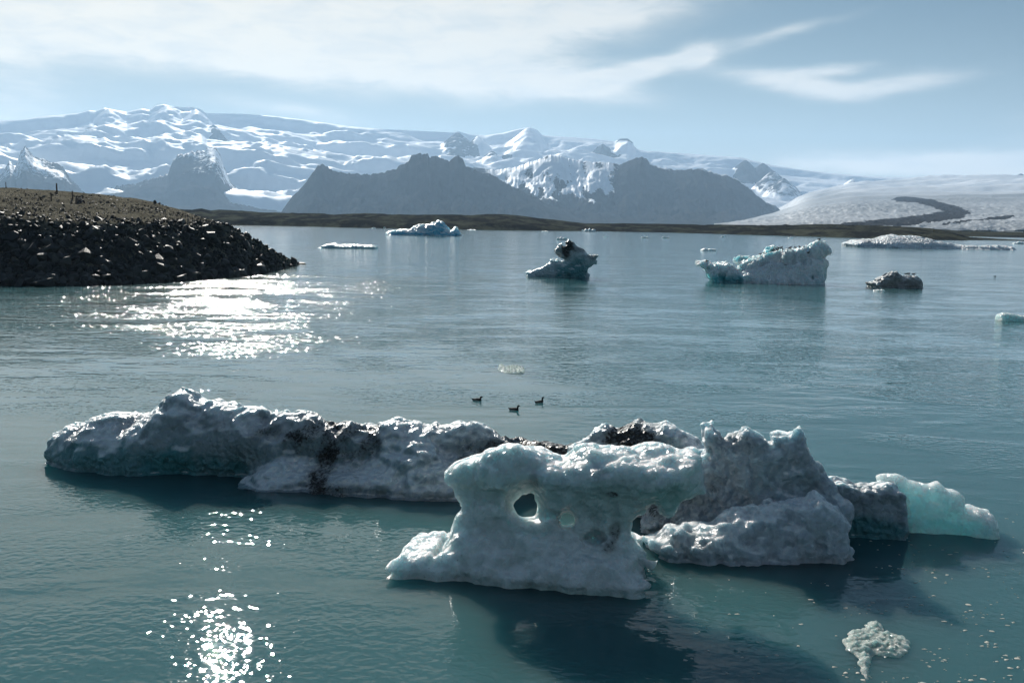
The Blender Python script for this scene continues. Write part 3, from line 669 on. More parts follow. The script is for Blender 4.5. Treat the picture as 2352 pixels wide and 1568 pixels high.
ledge = ice_body((1500, 20.9), (1935, 21.2), [
    dict(poly=[(1489, 1245), (1535, 1217), (1590, 1212), (1642, 1208), (1696, 1172), (1762, 1160), (1823, 1156), (1861, 1143), (1898, 1152), (1927, 1172), (1939, 1188), (1941, 1240), (1935, 1500), (1500, 1500)], T=0.75, R=0.6, foot=1.25, top=.7, off=0.1)],
    0.038, 43, noise=((0.9, 0.18), (0.36, 0.11), (0.15, 0.05), (0.08, 0.018)), ridge=0.09,
    stains=[(1560, 1240, 60, 25, .5), (1680, 1230, 120, 30, .2)], tints=[(1920, 1230, 30, 40, .2)])
add_ice('ledge', ledge, M_spire, 'low bluish white ledge at the water', parent=re)
block = ice_body((1900, 22.9), (2065, 22.9), [
    dict(poly=[(1900, 1112), (1926, 1101), (1945, 1108), (1968, 1113), (2005, 1115), (2030, 1106), (2058, 1110), (2066, 1130), (2065, 1194), (2063, 1400), (1890, 1400)], T=0.6, R=0.25, foot=1.15, top=.85)],
    0.032, 47, noise=((0.9, 0.12), (0.36, 0.07), (0.15, 0.035)), ridge=0.05, stains=[(1960, 1125, 60, 18, .5), (2040, 1125, 25, 10, .35)], tints=[(1990, 1200, 100, 35, .9)], undercut=0.04)
add_ice('square_block', block, M_snowice, 'square block with a teal foot', parent=re)

# --- glassy chunk beside it
glass = ice_body((2000, 23.6), (2290, 22.9), [
    dict(poly=[(2003, 1088), (2020, 1086), (2038, 1087), (2071, 1096), (2083, 1108), (2120, 1111), (2153, 1107), (2165, 1115), (2178, 1124), (2211, 1140), (2217, 1157), (2248, 1161), (2277, 1178), (2289, 1200), (2287, 1225), (2285, 1400), (2040, 1400), (2040, 1140), (2012, 1115)], T=0.42, R=0.3, foot=1.3, top=.5)],
    0.032, 53, noise=((0.8, 0.12), (0.3, 0.05)), ridge=0.05, tints=[(2150, 1205, 200, 22, .45)], undercut=0.0, depth=0.5)
add_ice('glassy_ice_chunk', glass, M_clear, 'pale green glassy ice chunk beside the square block', 'ice chunk')

# --- bergs farther out on the lagoon
def zd(*pts): return [(1590+.228*x, 536.3+.228*y) for x, y in pts]
def zc_(*pts): return [(1194.8+.084*x, 536.3+.084*y) for x, y in pts]
def zb(*pts): return [(865.5+.092*x, 489.2+.092*y) for x, y in pts]
def zf(*pts): return [(1599.4+.32*x, 329.3+.32*y) for x, y in pts]
def gy(u, v): return float(ground(np.array(float(u)), np.array(float(v)))[1])

M_far = ice_material('far_white_ice', white=(0.74, 0.80, 0.82), tintc=(0.16, 0.52, 0.58), scale=0.30, unit=2.4, speck=0.1, cup=0.22)
M_dark = ice_material('ash_topped_ice', white=(0.50, 0.58, 0.62), tintc=(0.08, 0.27, 0.30), scale=0.25, unit=1.6, speck=0.1)
M_grey = ice_material('dirty_ice', white=(0.42, 0.42, 0.42), tintc=(0.2, 0.3, 0.3), scale=0.08, unit=1.2, speck=0.9)
M_blue = ice_material('blue_ice', white=(0.62, 0.75, 0.82), tintc=(0.14, 0.52, 0.70), scale=0.4, unit=5.0, speck=0.1)
M_tab = ice_material('tabular_ice', white=(0.50, 0.57, 0.63), tintc=(0.2, 0.4, 0.5), scale=0.1, unit=5.0, speck=0.4)

Y = gy(1760, 650)
d = ice_body((1600, Y+2.6), (1910, Y+2.6), [
    dict(poly=zd((190, 900), (195, 470), (165, 400), (140, 366), (172, 350), (120, 335), (50, 306), (58, 293), (110, 286), (160, 296), (182, 322), (250, 308), (320, 286), (360, 312), (400, 346), (450, 372), (490, 374), (486, 312), (510, 296), (560, 275), (680, 235), (760, 205), (860, 190), (960, 175),
                 (1060, 160), (1150, 150), (1220, 110), (1290, 85), (1340, 100), (1370, 130), (1392, 180), (1352, 215), (1332, 240), (1350, 310), (1332, 350), (1312, 400), (1305, 470), (1315, 900)), T=0.75, R=0.45, foot=1.25, top=0.75),
    dict(poly=zd((470, 420), (600, 350), (700, 330), (800, 300), (950, 320), (1050, 285), (1160, 262), (1280, 270), (1320, 330), (1300, 900), (480, 900)), T=0.6, R=0.5, off=-0.75, foot=1.6, top=0.35, k=0.12),
    dict(poly=zd((428, 282), (440, 250), (462, 234), (540, 242), (600, 250), (660, 330), (640, 420), (520, 420), (470, 300)), T=0.3, R=0.2, off=1.1, foot=1, top=1),
    dict(poly=zd((724, 202), (740, 166), (790, 136), (865, 145), (880, 190), (900, 300), (720, 300)), T=0.3, R=0.2, off=1.2, foot=1, top=1)],
    0.045, 61, noise=((0.9, 0.08), (0.36, 0.06), (0.16, 0.035)), ridge=0.08, ribs=0.22, unit=2.4, stains=[(1780, 585, 90, 9, .25), (1760, 605, 80, 14, .2)], tints=[(1650, 640, 50, 18, 1.0), (1700, 590, 30, 12, .6), (1760, 575, 25, 10, .6), (1880, 640, 40, 30, .3)], undercut=0.1)
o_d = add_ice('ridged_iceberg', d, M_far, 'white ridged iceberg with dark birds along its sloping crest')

Y = gy(1290, 637)
c = ice_body((1200, Y+1.6), (1370, Y+1.6), [
    dict(poly=zc_((165, 1500), (170, 1030), (300, 1010), (450, 980), (600, 930), (700, 850), (820, 780), (830, 700), (900, 720), (1000, 720), (1080, 740), (1150, 770), (1215, 700), (1080, 650), (1060, 610), (950, 540), (935, 450), (1020, 360), (1120, 290), (1170, 340), (1230, 362), (1272, 300), (1245, 245),
                  (1320, 165), (1400, 220), (1480, 290), (1600, 370), (1740, 440), (1830, 530), (1960, 590), (2100, 610), (2060, 680), (2090, 740), (2050, 820), (1890, 900), (1835, 960), (1800, 1080), (1870, 1110), (1860, 1500)), T=0.75, R=0.4, foot=1.1, top=0.8)],
    0.05, 67, noise=((0.9, 0.12), (0.36, 0.09), (0.16, 0.05)), ridge=0.10, unit=1.6,
    stains=[(1305, 562, 14, 13, 1.3), (1301, 578, 10, 20, 1.2), (1284, 580, 18, 14, .7), (1330, 572, 24, 9, .8), (1360, 590, 16, 7, .8)], tints=[(1320, 620, 44, 32, .9), (1260, 636, 40, 8, .6)], undercut=0.05)
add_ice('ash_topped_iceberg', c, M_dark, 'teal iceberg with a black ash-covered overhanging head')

Y = gy(2058, 661)
e = ice_body((2000, Y+1.5), (2112, Y+1.5), [dict(poly=zd((1780, 496), (1850, 470), (1920, 420), (1990, 380), (2060, 395), (2120, 430), (2200, 425), (2270, 430), (2286, 470), (2286, 900), (1790, 900)), T=1.0, R=0.6, foot=1.2, top=0.6)],
    0.05, 71, noise=((0.9, 0.16), (0.36, 0.10), (0.16, 0.05)), ridge=0.12, unit=1.5, dirt0=0.38, stains=[(2045, 628, 30, 8, .3), (2080, 650, 30, 6, .3)])
o_e = add_ice('dirty_iceberg', e, M_grey, 'low dirty grey iceberg right of the ridged white one')

Y = gy(975, 541)
b = ice_body((890, Y+8), (1060, Y+8), [dict(poly=zb((250, 525), (330, 470), (400, 435), (480, 440), (560, 410), (700, 405), (800, 400), (900, 380), (945, 330), (1000, 300), (1150, 285), (1280, 280), (1350, 290), (1370, 240), (1460, 250), (1500, 195), (1560, 190), (1640, 200), (1690, 245), (1690, 285), (1760, 350), (1840, 440),
    (1900, 400), (1950, 370), (2010, 380), (2040, 440), (2070, 520), (2130, 555), (2130, 1200), (260, 1200)), T=1.3, R=0.6, foot=1.3, top=0.5)],
    0.065, 73, noise=((1.0, 0.16), (0.4, 0.10), (0.18, 0.05)), ridge=0.10, unit=5.0, tint0=0.25, tints=[(1015, 525, 30, 26, 1.0), (1045, 532, 22, 14, 1.0), (930, 538, 60, 6, .8)], stains=[(975, 520, 25, 6, .25)])
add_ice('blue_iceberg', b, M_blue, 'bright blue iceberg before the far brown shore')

Y = gy(800, 571)
a = ice_body((732, Y+3), (868, Y+3), [dict(poly=[(732, 568.5), (748, 562), (768, 558), (778, 564), (792, 560.5), (824, 561.5), (860, 563.5), (867, 570), (867, 640), (734, 640)], T=1.2, R=0.5, foot=1.1, top=0.6)],
    0.06, 79, noise=((0.9, 0.10), (0.36, 0.08), (0.16, 0.04)), ridge=0.06, unit=2.0, tint0=0.2, tints=[(800, 571, 90, 5, .5)])
o_a = add_ice('low_blue_floe', a, ice_material('pale_blue_ice', white=(0.66, 0.80, 0.84), tintc=(0.2, 0.55, 0.62), scale=0.45, unit=2.0, speck=0), 'low pale blue floe with a gull, beyond the boulder headland', 'ice floe')

Y = gy(2130, 571)
f = ice_body((1950, Y+14), (2312, Y+10), [dict(poly=zf((1092, 720), (1150, 696), (1210, 686), (1290, 690), (1340, 670), (1410, 655), (1450, 662), (1540, 662), (1620, 680), (1700, 705), (1780, 722), (1900, 730), (2000, 735), (2200, 738), (2222, 752), (2222, 1100), (1100, 1100)), T=1.7, R=0.35, foot=1.2, top=0.3)],
    0.075, 83, noise=((1.4, 0.10), (0.5, 0.06), (0.2, 0.03)), ridge=0.05, unit=6.0, stains=[(1975, 552, 12, 6, .6), (2080, 552, 100, 8, .25)], depth=0.4, undercut=0.03)
add_ice('tabular_iceberg', f, M_tab, 'long flat streaked iceberg close to the far right shore')

Y = gy(2330, 738)
g_ = ice_body((2290, Y+0.8), (2425, Y+0.8), [dict(poly=[(2293, 737), (2296, 722), (2306, 717), (2330, 722), (2352, 727), (2380, 724), (2420, 735), (2420, 850), (2294, 850)], T=0.8, R=0.35, foot=1.1, top=0.6)],
    0.06, 89, noise=((0.9, 0.10), (0.36, 0.06)), tint0=0.3, undercut=0.0)
add_ice('edge_floe', g_, M_clear, 'pale translucent floe cut by the right edge of the view', 'ice floe')

FLOES = [  # u, v of the waterline, width, height in px, label
    (1628, 576, 34, 8, 'low white floe between the ash-topped and the ridged icebergs'), (1290, 551, 24, 9, 'small floe just behind the ash-topped iceberg'),
    (1352, 532, 30, 9, 'small pale berg at the foot of the far brown shore'), (1481, 547, 16, 6, 'tiny greenish floe left of two far white ones'),
    (1528, 547, 16, 5, 'tiny white floe in the middle of the far water'), (1661, 544.5, 9, 3, 'tiny dark speck of ice far behind the ridged iceberg'),
    (1816, 547, 12, 3, 'tiny floe by the far shore above the ridged iceberg'), (2005, 566, 30, 5, 'thin white floe in front of the long flat iceberg'),
    (2338, 560, 24, 6, 'small white floe at the far right shore'), (2019, 668, 26, 5, 'scrap of white ice below the dirty grey iceberg'),
    (858, 524.5, 10, 2.5, 'tiny white floe left of the blue iceberg'), (884, 524.5, 7, 4, 'tiny pointed floe touching the blue iceberg in view'),
    (1083, 528.5, 20, 2.5, 'flat strip of ice right of the blue iceberg'), (1252, 532.5, 16, 2.5, 'flat scrap of ice left of the small pale berg'),
    (1389, 545, 8, 4, 'tiny bit of ice right of the small pale berg')]
for i, (u, v, wd, ht, lab) in enumerate(FLOES):
    Y = gy(u, v); un = max(wd/F*Y/3.0, 0.15); r_ = random.Random(i*7+1); hw = wd/2
    top = [(u-hw+wd*k/7, v-ht*(0.35+0.65*r_.random())*math.sin(math.pi*(0.08+0.84*k/7))**0.5) for k in range(8)]
    bd = ice_body((u-hw, Y+un*0.7), (u+hw, Y+un*0.7), [dict(poly=[(u-hw, v+10)]+top+[(u+hw, v+10)], T=0.6, R=0.3, foot=1.1, top=0.5)], 0.09, 200+i, noise=((0.9, 0.12), (0.36, 0.08)), unit=un, tint0=0.15, undercut=0.0, depth=0.25)
    add_ice('small_floe', bd, M_far, lab, 'ice floe', 'small floes scattered over the lagoon')
# sparkling clear scraps
def plan_floe(poly, h, height, seed, below=0.10):
    """low floe: outline on the water surface given in pixels"""
    P = np.array(poly, float); G = ground(P[:, 0], P[:, 1]); c = G.mean(0); Q2 = G[:, :2]-c[:2]
    lo, hi = Q2.min(0)-0.15, Q2.max(0)+0.15
    gx, gy_, gz = np.arange(lo[0], hi[0], h), np.arange(lo[1], hi[1], h), np.arange(-below-2*h, height+0.12, h)
    X2, Y2 = np.meshgrid(gx, gy_, indexing='ij'); d2 = poly_sdf(X2, Y2, Q2) + 0.05*pn(X2/0.12, Y2/0.12, 0.4, seed)
    top = height*np.clip(-d2/0.22, 0, 1)**0.6*(0.55+0.9*np.abs(pn(X2/0.22, Y2/0.22, 0.9, seed+1))+0.5*fbm(X2/0.10, Y2/0.10, 0.3, 3, seed+2))
    Z = gz[None, None, :]; Fv = np.maximum(d2[:, :, None], np.maximum(Z-top[:, :, None], -below-Z)).astype(np.float32)
    X3 = gx[:, None, None]; Y3 = gy_[None, :, None]; Fv = Fv + 0.018*pn(X3/0.06+0*Z, Y3/0.06, Z/0.06, seed+3)
    Fv[0] = Fv[-1] = 1; Fv[:, 0] = Fv[:, -1] = 1; Fv[:, :, 0] = Fv[:, :, -1] = 1
    V, Q = biggest(*surface_nets(Fv, (gx[0], gy_[0], gz[0]), h)); V = V+np.array([c[0], c[1], 0])
    return V, Q, {'dirt': 0*V[:, 0], 'tint': 0*V[:, 0]+0.2}
M_crys = ice_material('crystal_ice', white=(0.62, 0.68, 0.64), tintc=(0.34, 0.48, 0.45), scale=0.25, rough=0.10, speck=0.1, clear=0.25, cup=0.15, lump_h=0.10, lump=14.0, topc=(0.42, 0.47, 0.44))
add_ice('clear_ice_scrap', plan_floe([(1144, 850), (1146, 838), (1154, 836), (1162, 842), (1180, 840), (1196, 841), (1207, 848), (1204, 857), (1180, 858), (1160, 856)], 0.03, 0.12, 301), M_crys, 'sparkling clear scrap of ice beyond the three ducks', 'ice chunk')
add_ice('crystal_ice_chunk', plan_floe([(1934, 1478), (1942, 1462), (1958, 1448), (1980, 1446), (1992, 1430), (2012, 1426), (2024, 1432), (2030, 1450), (2050, 1456), (2074, 1462), (2090, 1476), (2086, 1496), (2066, 1508), (2030, 1508), (2010, 1500), (1998, 1520), (1996, 1545), (1990, 1560), (1976, 1535), (1966, 1505), (1946, 1492)], 0.018, 0.13, 303), M_crys, 'small crystalline chunk of ice among foam flecks, lower right', 'ice chunk')

# ------------------------------------------------------------------ gravel headland with boulder bank on the left
bw = np.array([(-900, 720), (-300, 672), (0, 656), (100, 656), (200, 655), (300, 652), (400, 647), (480, 640), (550, 635), (600, 628), (640, 620), (670, 612), (690, 606)], float)
bt = np.array([(-900, 500), (0, 503), (100, 505), (180, 510), (300, 512), (430, 515), (520, 516), (540, 525), (560, 535), (580, 548), (600, 559), (620, 571), (640, 583), (660, 592), (680, 602), (690, 606)], float)
bc = np.array([(-900, 425), (0, 432), (60, 433), (130, 438), (200, 444), (260, 448), (330, 459), (370, 467), (400, 477), (440, 491), (480, 502), (520, 516), (540, 524), (560, 534), (580, 547), (600, 558), (620, 570), (640, 582), (660, 591), (680, 601), (690, 606)], float)
ub = np.linspace(-880, 690, 420)
gpt = ground(ub, np.interp(ub, bw[:, 0], bw[:, 1])); rb0 = np.hypot(gpt[:, 0], gpt[:, 1])
run = 13*np.clip((692-ub)/160, 0.04, 1); rb1 = rb0+run; rb2 = rb1+46*np.clip((545-ub)/260, 0.02, 1); rb3 = rb2+10+40*np.clip((560-ub)/300, 0, 1)
zb1 = np.maximum(px_height(ub, np.interp(ub, bt[:, 0], bt[:, 1]), rb1), 0.05); zb2 = np.maximum(px_height(ub, np.interp(ub, bc[:, 0], bc[:, 1]), rb2), 0.05)
baz = np.arctan2(gpt[:, 0], gpt[:, 1])
def bank(u, t):
    """point on the headland: u = bearing column, t 0..1 boulder slope, 1..2 gravel hill, 2..3 back slope"""
    f = lambda a: np.interp(u, ub, a)
    r0_, r1_, r2_, r3_, z1_, z2_, az_ = map(f, (rb0, rb1, rb2, rb3, zb1, zb2, baz))
    s1, s2, s3 = np.clip(t, -1, 1), np.clip(t-1, 0, 1), np.clip(t-2, 0, 1)
    r = r0_+(r1_-r0_)*s1+(r2_-r1_)*s2+(r3_-r2_)*s3
    z = z1_*s1**1.0*(s1 > 0) + (s1 < 0)*s1*2 + (z2_-z1_)*(1-(1-s2)**1.25) - (z2_+1.5)*s3**1.3
    return np.stack([np.sin(az_)*r, np.cos(az_)*r, z], -1)
tt = np.concatenate([np.linspace(-0.12, 1, 26), np.linspace(1, 2, 46)[1:], np.linspace(2, 3, 14)[1:]])
UU, TT = np.meshgrid(ub, tt, indexing='ij'); P = bank(UU.ravel(), TT.ravel()).reshape(len(ub), len(tt), 3)
n = fbm(P[..., 0]/5, P[..., 1]/5, 0.2, 4, 95); P[..., 2] += n*0.35*np.clip(np.interp(UU, ub, zb1)/3, 0.1, 1)*(TT > 0.02)
def gravel_material():
    m, nt, p = new_mat('brown_gravel'); g = nt.node('ShaderNodeNewGeometry').outputs['Position']
    n1 = nt.noise(g, 0.25, 4, 0.6, 0.3); n2 = nt.noise(g, 4.5, 4, 0.7)
    c = nt.mix(nt.ss(n1, 0.35, 0.65), (0.15, 0.142, 0.112), (0.235, 0.222, 0.172))
    nt.l.new(nt.mix(nt.ss(n2, 0.35, 0.6), (0.055, 0.052, 0.045), c), p.inputs['Base Color'])
    p.inputs['Roughness'].default_value = 1.0; p.inputs['Specular IOR Level'].default_value = 0.0
    nt.l.new(nt.bump(n2, 0.25), p.inputs['Normal']); return m
def rock_material():
    m, nt, p = new_mat('dark_basalt'); g = nt.node('ShaderNodeNewGeometry').outputs['Position']
    n1 = nt.noise(g, 0.7, 2, 0.6); n2 = nt.noise(g, 6, 5, 0.65)
    rnd = nt.node('ShaderNodeObjectInfo').outputs['Random']
    c = nt.mix(nt.ss(nt.m('ADD', n1, nt.m('MULTIPLY', nt.m('SUBTRACT', rnd, 0.5), 0.4)), 0.3, 0.7), (0.022, 0.023, 0.022), (0.075, 0.073, 0.066))
    nt.l.new(nt.mix(nt.m('MULTIPLY', n2, 0.6), c, (0.035, 0.036, 0.034)), p.inputs['Base Color'])
    p.inputs['Roughness'].default_value = 0.6; p.inputs['Specular IOR Level'].default_value = 0.35
    nt.l.new(nt.bump(n2, 0.06), p.inputs['Normal']); return m
M_grav, M_rock = gravel_material(), rock_material()
hl = link('headland', mesh_np('headland', P.reshape(-1, 3), grid_quads(len(ub), len(tt)), True), M_grav); tag(hl, kind='structure')
BVHS['headland'] = BVHTree.FromPolygons([tuple(v) for v in P.reshape(-1, 3)], [tuple(q) for q in grid_quads(len(ub), len(tt)).tolist()])

def hull_rock(seed, npt=15, flat=0.75):
    r_ = np.random.default_rng(seed); p = r_.normal(size=(npt, 3)); p /= np.linalg.norm(p, axis=1)[:, None]; p *= r_.uniform(0.75, 1.05, (npt, 1)); p[:, 2] *= flat; p[:, 1] *= r_.uniform(0.7, 1)
    bm = bmesh.new(); [bm.verts.new(q) for q in p]
    res = bmesh.ops.convex_hull(bm, input=bm.verts)
    bmesh.ops.delete(bm, geom=[v for v in bm.verts if not v.link_faces], context='VERTS')
    bmesh.ops.triangulate(bm, faces=bm.faces); bmesh.ops.recalc_face_normals(bm, faces=bm.faces)
    me = bpy.data.meshes.new('boulder'); bm.to_mesh(me); bm.free()
    V = np.array([v.co[:] for v in me.vertices]); T = np.array([q.vertices[:] for q in me.polygons]); return me, V, T
ROCKS = [hull_rock(900+i, 14 if i % 2 else 18, 0.6+0.1*(i % 4)) for i in range(12)]
for me, _, _ in ROCKS: me.materials.append(M_rock)
NR = 4200
ru = rng.uniform(-420, 686, NR); rt_ = rng.beta(1.0, 1.15, NR)*1.14-0.04
size = np.exp(rng.normal(-0.95, 0.42, NR))*(1.35-0.6*np.clip(rt_, 0, 1)); size = np.clip(size, 0.14, 1.35)
size *= np.clip((700-ru)/90, 0.45, 1)
pos = bank(ru, rt_); pos[:, 2] += size*0.12
rot = rng.uniform(0, 6.28, (NR, 3)); kind = rng.integers(0, 12, NR); scl = size[:, None]*rng.uniform(0.75, 1.25, (NR, 3))
vis = ((ru > -20) & (rt_ > -0.02)); order = np.argsort(-(size/np.hypot(pos[:, 0], pos[:, 1]))*vis); big = set(order[:298].tolist())
from mathutils import Euler
def join_rocks(idx, pos, rot, scl, kind, protos):
    Vs, Ts, o = [], [], 0
    for i in idx:
        M3 = np.array(Euler(rot[i]).to_matrix()); _, V, T = protos[kind[i]]
        Vs.append((V*scl[i])@M3.T+pos[i]); Ts.append(T+o); o += len(V)
    return np.concatenate(Vs), np.concatenate(Ts)
for i in sorted(big):
    o = link('boulder', ROCKS[kind[i]][0], None, hl, pos[i]); o.rotation_euler = rot[i]; o.scale = scl[i]
V, T = join_rocks([i for i in range(NR) if i not in big], pos, rot, scl, kind, ROCKS)
tag(link('rubble', mesh_np('rubble', V, T, False), M_rock, hl), kind='stuff')
for (u, t, sz, lab) in ((673, 0.3, (0.85, 0.8, 1.35), 'pointed boulder standing at the tip'), (689, -0.02, (1.3, 0.8, 0.35), None)):
    p = bank(np.array(float(u)), np.array(t)); o = link('boulder', ROCKS[3][0], None, hl, (p[0], p[1], 0.45 if lab else 0.05)); o.scale = sz; tag(o, lab)
NS = 5000
gu = rng.uniform(-300, 545, NS); gt = 1+rng.beta(0.9, 1.6, NS)*1.0
gs_ = np.exp(rng.normal(-2.2, 0.45, NS)); gp = bank(gu, gt); gp[:, 2] += 0.03
SM = [hull_rock(950+i, 8, 0.6) for i in range(6)]
V, T = join_rocks(range(NS), gp, rng.uniform(0, 6.28, (NS, 3)), gs_[:, None]*rng.uniform(0.7, 1.3, (NS, 3)), rng.integers(0, 6, NS), SM)
tag(link('gravel_stones', mesh_np('gravel_stones', V, T, False), M_rock, hl), kind='stuff')

def cast(bv, u, v):
    d = Vector(ray(np.array(float(u)), np.array(float(v)))).normalized(); h = BVHS[bv].ray_cast(Vector(CAM), d); return h[0]

# ------------------------------------------------------------------ small solids by blended ellipsoids and capsules
def blob(parts, h, k=0.03):
    """parts: ('e', centre, radii) or ('c', a, b, ra, rb, tag) in metres; returns V, Q and a per-vertex tag of the nearest part"""
    pts = np.concatenate([np.array([p[1]])-max(p[2]) if p[0] == 'e' else np.array([p[1], p[2]])-max(p[3], p[4]) for p in parts]+[np.array([p[1]])+max(p[2]) if p[0] == 'e' else np.array([p[1], p[2]])+max(p[3], p[4]) for p in parts])
    lo, hi = pts.min(0)-2*h-k*.3, pts.max(0)+2*h+k*.3
    ax = [np.arange(lo[i], hi[i]+h, h) for i in range(3)]; X, Y, Z = np.meshgrid(*ax, indexing='ij')
    def dist(p, X, Y, Z):
        if p[0] == 'e':
            c, r = p[1], p[2]; q = np.sqrt(((X-c[0])/r[0])**2+((Y-c[1])/r[1])**2+((Z-c[2])/r[2])**2); return (q-1)*min(r)
        a, b = np.array(p[1]), np.array(p[2]); e = b-a; t = np.clip(((X-a[0])*e[0]+(Y-a[1])*e[1]+(Z-a[2])*e[2])/(e@e+1e-9), 0, 1)
        return np.sqrt((X-a[0]-t*e[0])**2+(Y-a[1]-t*e[1])**2+(Z-a[2]-t*e[2])**2)-(p[3]+(p[4]-p[3])*t)
    Fv = None
    for p in parts:
        dd = dist(p, X, Y, Z); Fv = dd if Fv is None else smin(Fv, dd, k)
    V, Q = surface_nets(Fv, lo, h)
    ds = np.stack([dist(p, V[:, 0], V[:, 1], V[:, 2]) for p in parts]); tg = np.array([p[-1] for p in parts], float)[ds.argmin(0)]
    return V, Q, tg
def tag_material(name, cols, rough=0.8):
    """colours picked by the per-vertex tag 0,1,2..."""
    m, nt, p = new_mat(name); t = nt.attr('tag'); c = cols[0]
    for i in range(1, len(cols)): c = nt.mix(nt.ss(t, i-0.6, i-0.4), c, cols[i])
    if isinstance(c, tuple): p.inputs['Base Color'].default_value = (*c, 1)
    else: nt.l.new(c, p.inputs['Base Color'])
    p.inputs['Roughness'].default_value = rough; return m
# ducks: x forward
def duck_parts(neck):
    return [('e', (0, 0, 0.045), (0.20, 0.085, 0.075), 0), ('e', (-0.03, 0, 0.02), (0.17, 0.088, 0.05), 1), ('c', (-0.17, 0, 0.07), (-0.26, 0, 0.10), 0.035, 0.012, 0),
            ('c', (0.13, 0, 0.08), (0.165, 0, 0.15+neck), 0.042, 0.032, 0), ('e', (0.175, 0, 0.175+neck), (0.05, 0.036, 0.038), 0), ('c', (0.21, 0, 0.17+neck), (0.265, 0, 0.158+neck), 0.018, 0.011, 2)]
M_duck = tag_material('duck_plumage', [(0.020, 0.019, 0.017), (0.42, 0.40, 0.36), (0.05, 0.05, 0.05)])
for (u, v, nk, rz, lab) in ((1096, 920, 0.0, 0.05, 'dark duck swimming on the left of the three'), (1181, 942, 0.03, -0.1, 'dark duck with outstretched bill, nearest of the three'), (1239, 925, 0.06, 0.5, 'dark duck with raised neck on the right of the three'), (2285, 635, 0.0, 0.0, 'lone dark duck on the water at far right')):
    V, Q, tg = blob(duck_parts(nk), 0.014)
    o = link('duck', mesh_np('duck', V, Q, True, {'tag': tg}), M_duck, None, ground(np.array(float(u)), np.array(float(v)))); o.rotation_euler.z = rz; tag(o, lab, 'duck', 'ducks swimming on the lagoon')
# gulls standing on ice
V, Q, tg = blob([('e', (0, 0, 0.16), (0.17, 0.07, 0.075), 0), ('c', (-0.13, 0, 0.16), (-0.27, 0, 0.13), 0.04, 0.012, 0), ('c', (0.10, 0, 0.19), (0.15, 0, 0.27), 0.045, 0.035, 0), ('e', (0.16, 0, 0.285), (0.048, 0.036, 0.038), 0),
                 ('c', (0.20, 0, 0.28), (0.25, 0, 0.27), 0.014, 0.008, 1), ('c', (0.0, 0.03, 0.12), (0.0, 0.03, 0.0), 0.014, 0.012, 1), ('c', (0.0, -0.03, 0.12), (0.0, -0.03, 0.0), 0.014, 0.012, 1)], 0.015, 0.02)
me_g = mesh_np('perched_bird', V, Q, True, {'tag': tg}); me_g.materials.append(tag_material('bird_plumage', [(0.045, 0.042, 0.04), (0.10, 0.08, 0.05)]))
me_w = mesh_np('perched_gull', V, Q, True, {'tag': tg}); me_w.materials.append(tag_material('gull_plumage', [(0.55, 0.55, 0.55), (0.35, 0.25, 0.05)]))
def perch(bv, u, v, lab, grp, rz, sc=1.0, me=me_g, name='perched_bird'):
    p = None; vv = v
    while p is None and vv < v+25:
        p = cast(bv, u, vv); vv += 0.5
    if p is None: return
    o = link(name, me, None, None, (p.x, p.y, p.z-0.01)); o.rotation_euler.z = rz; o.scale = (sc,)*3; tag(o, lab, 'bird', grp)
ORD = 'first second third fourth fifth sixth seventh eighth ninth tenth eleventh twelfth thirteenth last'.split()
for k, (x, y) in enumerate([(685, 228), (720, 214), (808, 190), (826, 186), (855, 184), (868, 168), (893, 164), (911, 178), (975, 156), (990, 160), (1040, 146), (1083, 153), (1125, 156), (1277, 82)]):
    if x == 1277: perch(o_d.name, 1590+.228*x, 536.3+.228*y-2, 'dark bird at the very top of the ridged iceberg', 'birds on the ridged iceberg', 0.3, 1.4)
    else: perch(o_d.name, 1590+.228*x, 536.3+.228*y-2, ORD[k]+' dark bird from the left in the row on the ridged iceberg crest', 'birds on the ridged iceberg', random.uniform(-2.8, 2.8), random.uniform(1.2, 1.4))
perch(o_d.name, 1590+.228*1168, 536.3+.228*206, 'dark bird alone on the face of the ridged iceberg', 'birds on the ridged iceberg', 0.4, 1.3)
perch(o_d.name, 1590+.228*148, 536.3+.228*288, 'dark bird on the beak-like left end of the ridged iceberg', 'birds on the ridged iceberg', 2.2, 1.3)
for x, y, lb in ((2155, 405, 'left bird on the dirty grey iceberg'), (2182, 412, 'middle bird on the dirty grey iceberg'), (2228, 415, 'right bird on the dirty grey iceberg')):
    perch(o_e.name, 1590+.228*x, 536.3+.228*y, lb, 'birds on the dirty grey iceberg', random.uniform(-1, 1), 1.3)
perch(o_a.name, 759, 556, 'pale gull standing on the low blue floe', None, 2.6, 1.6, me_w, 'perched_gull')

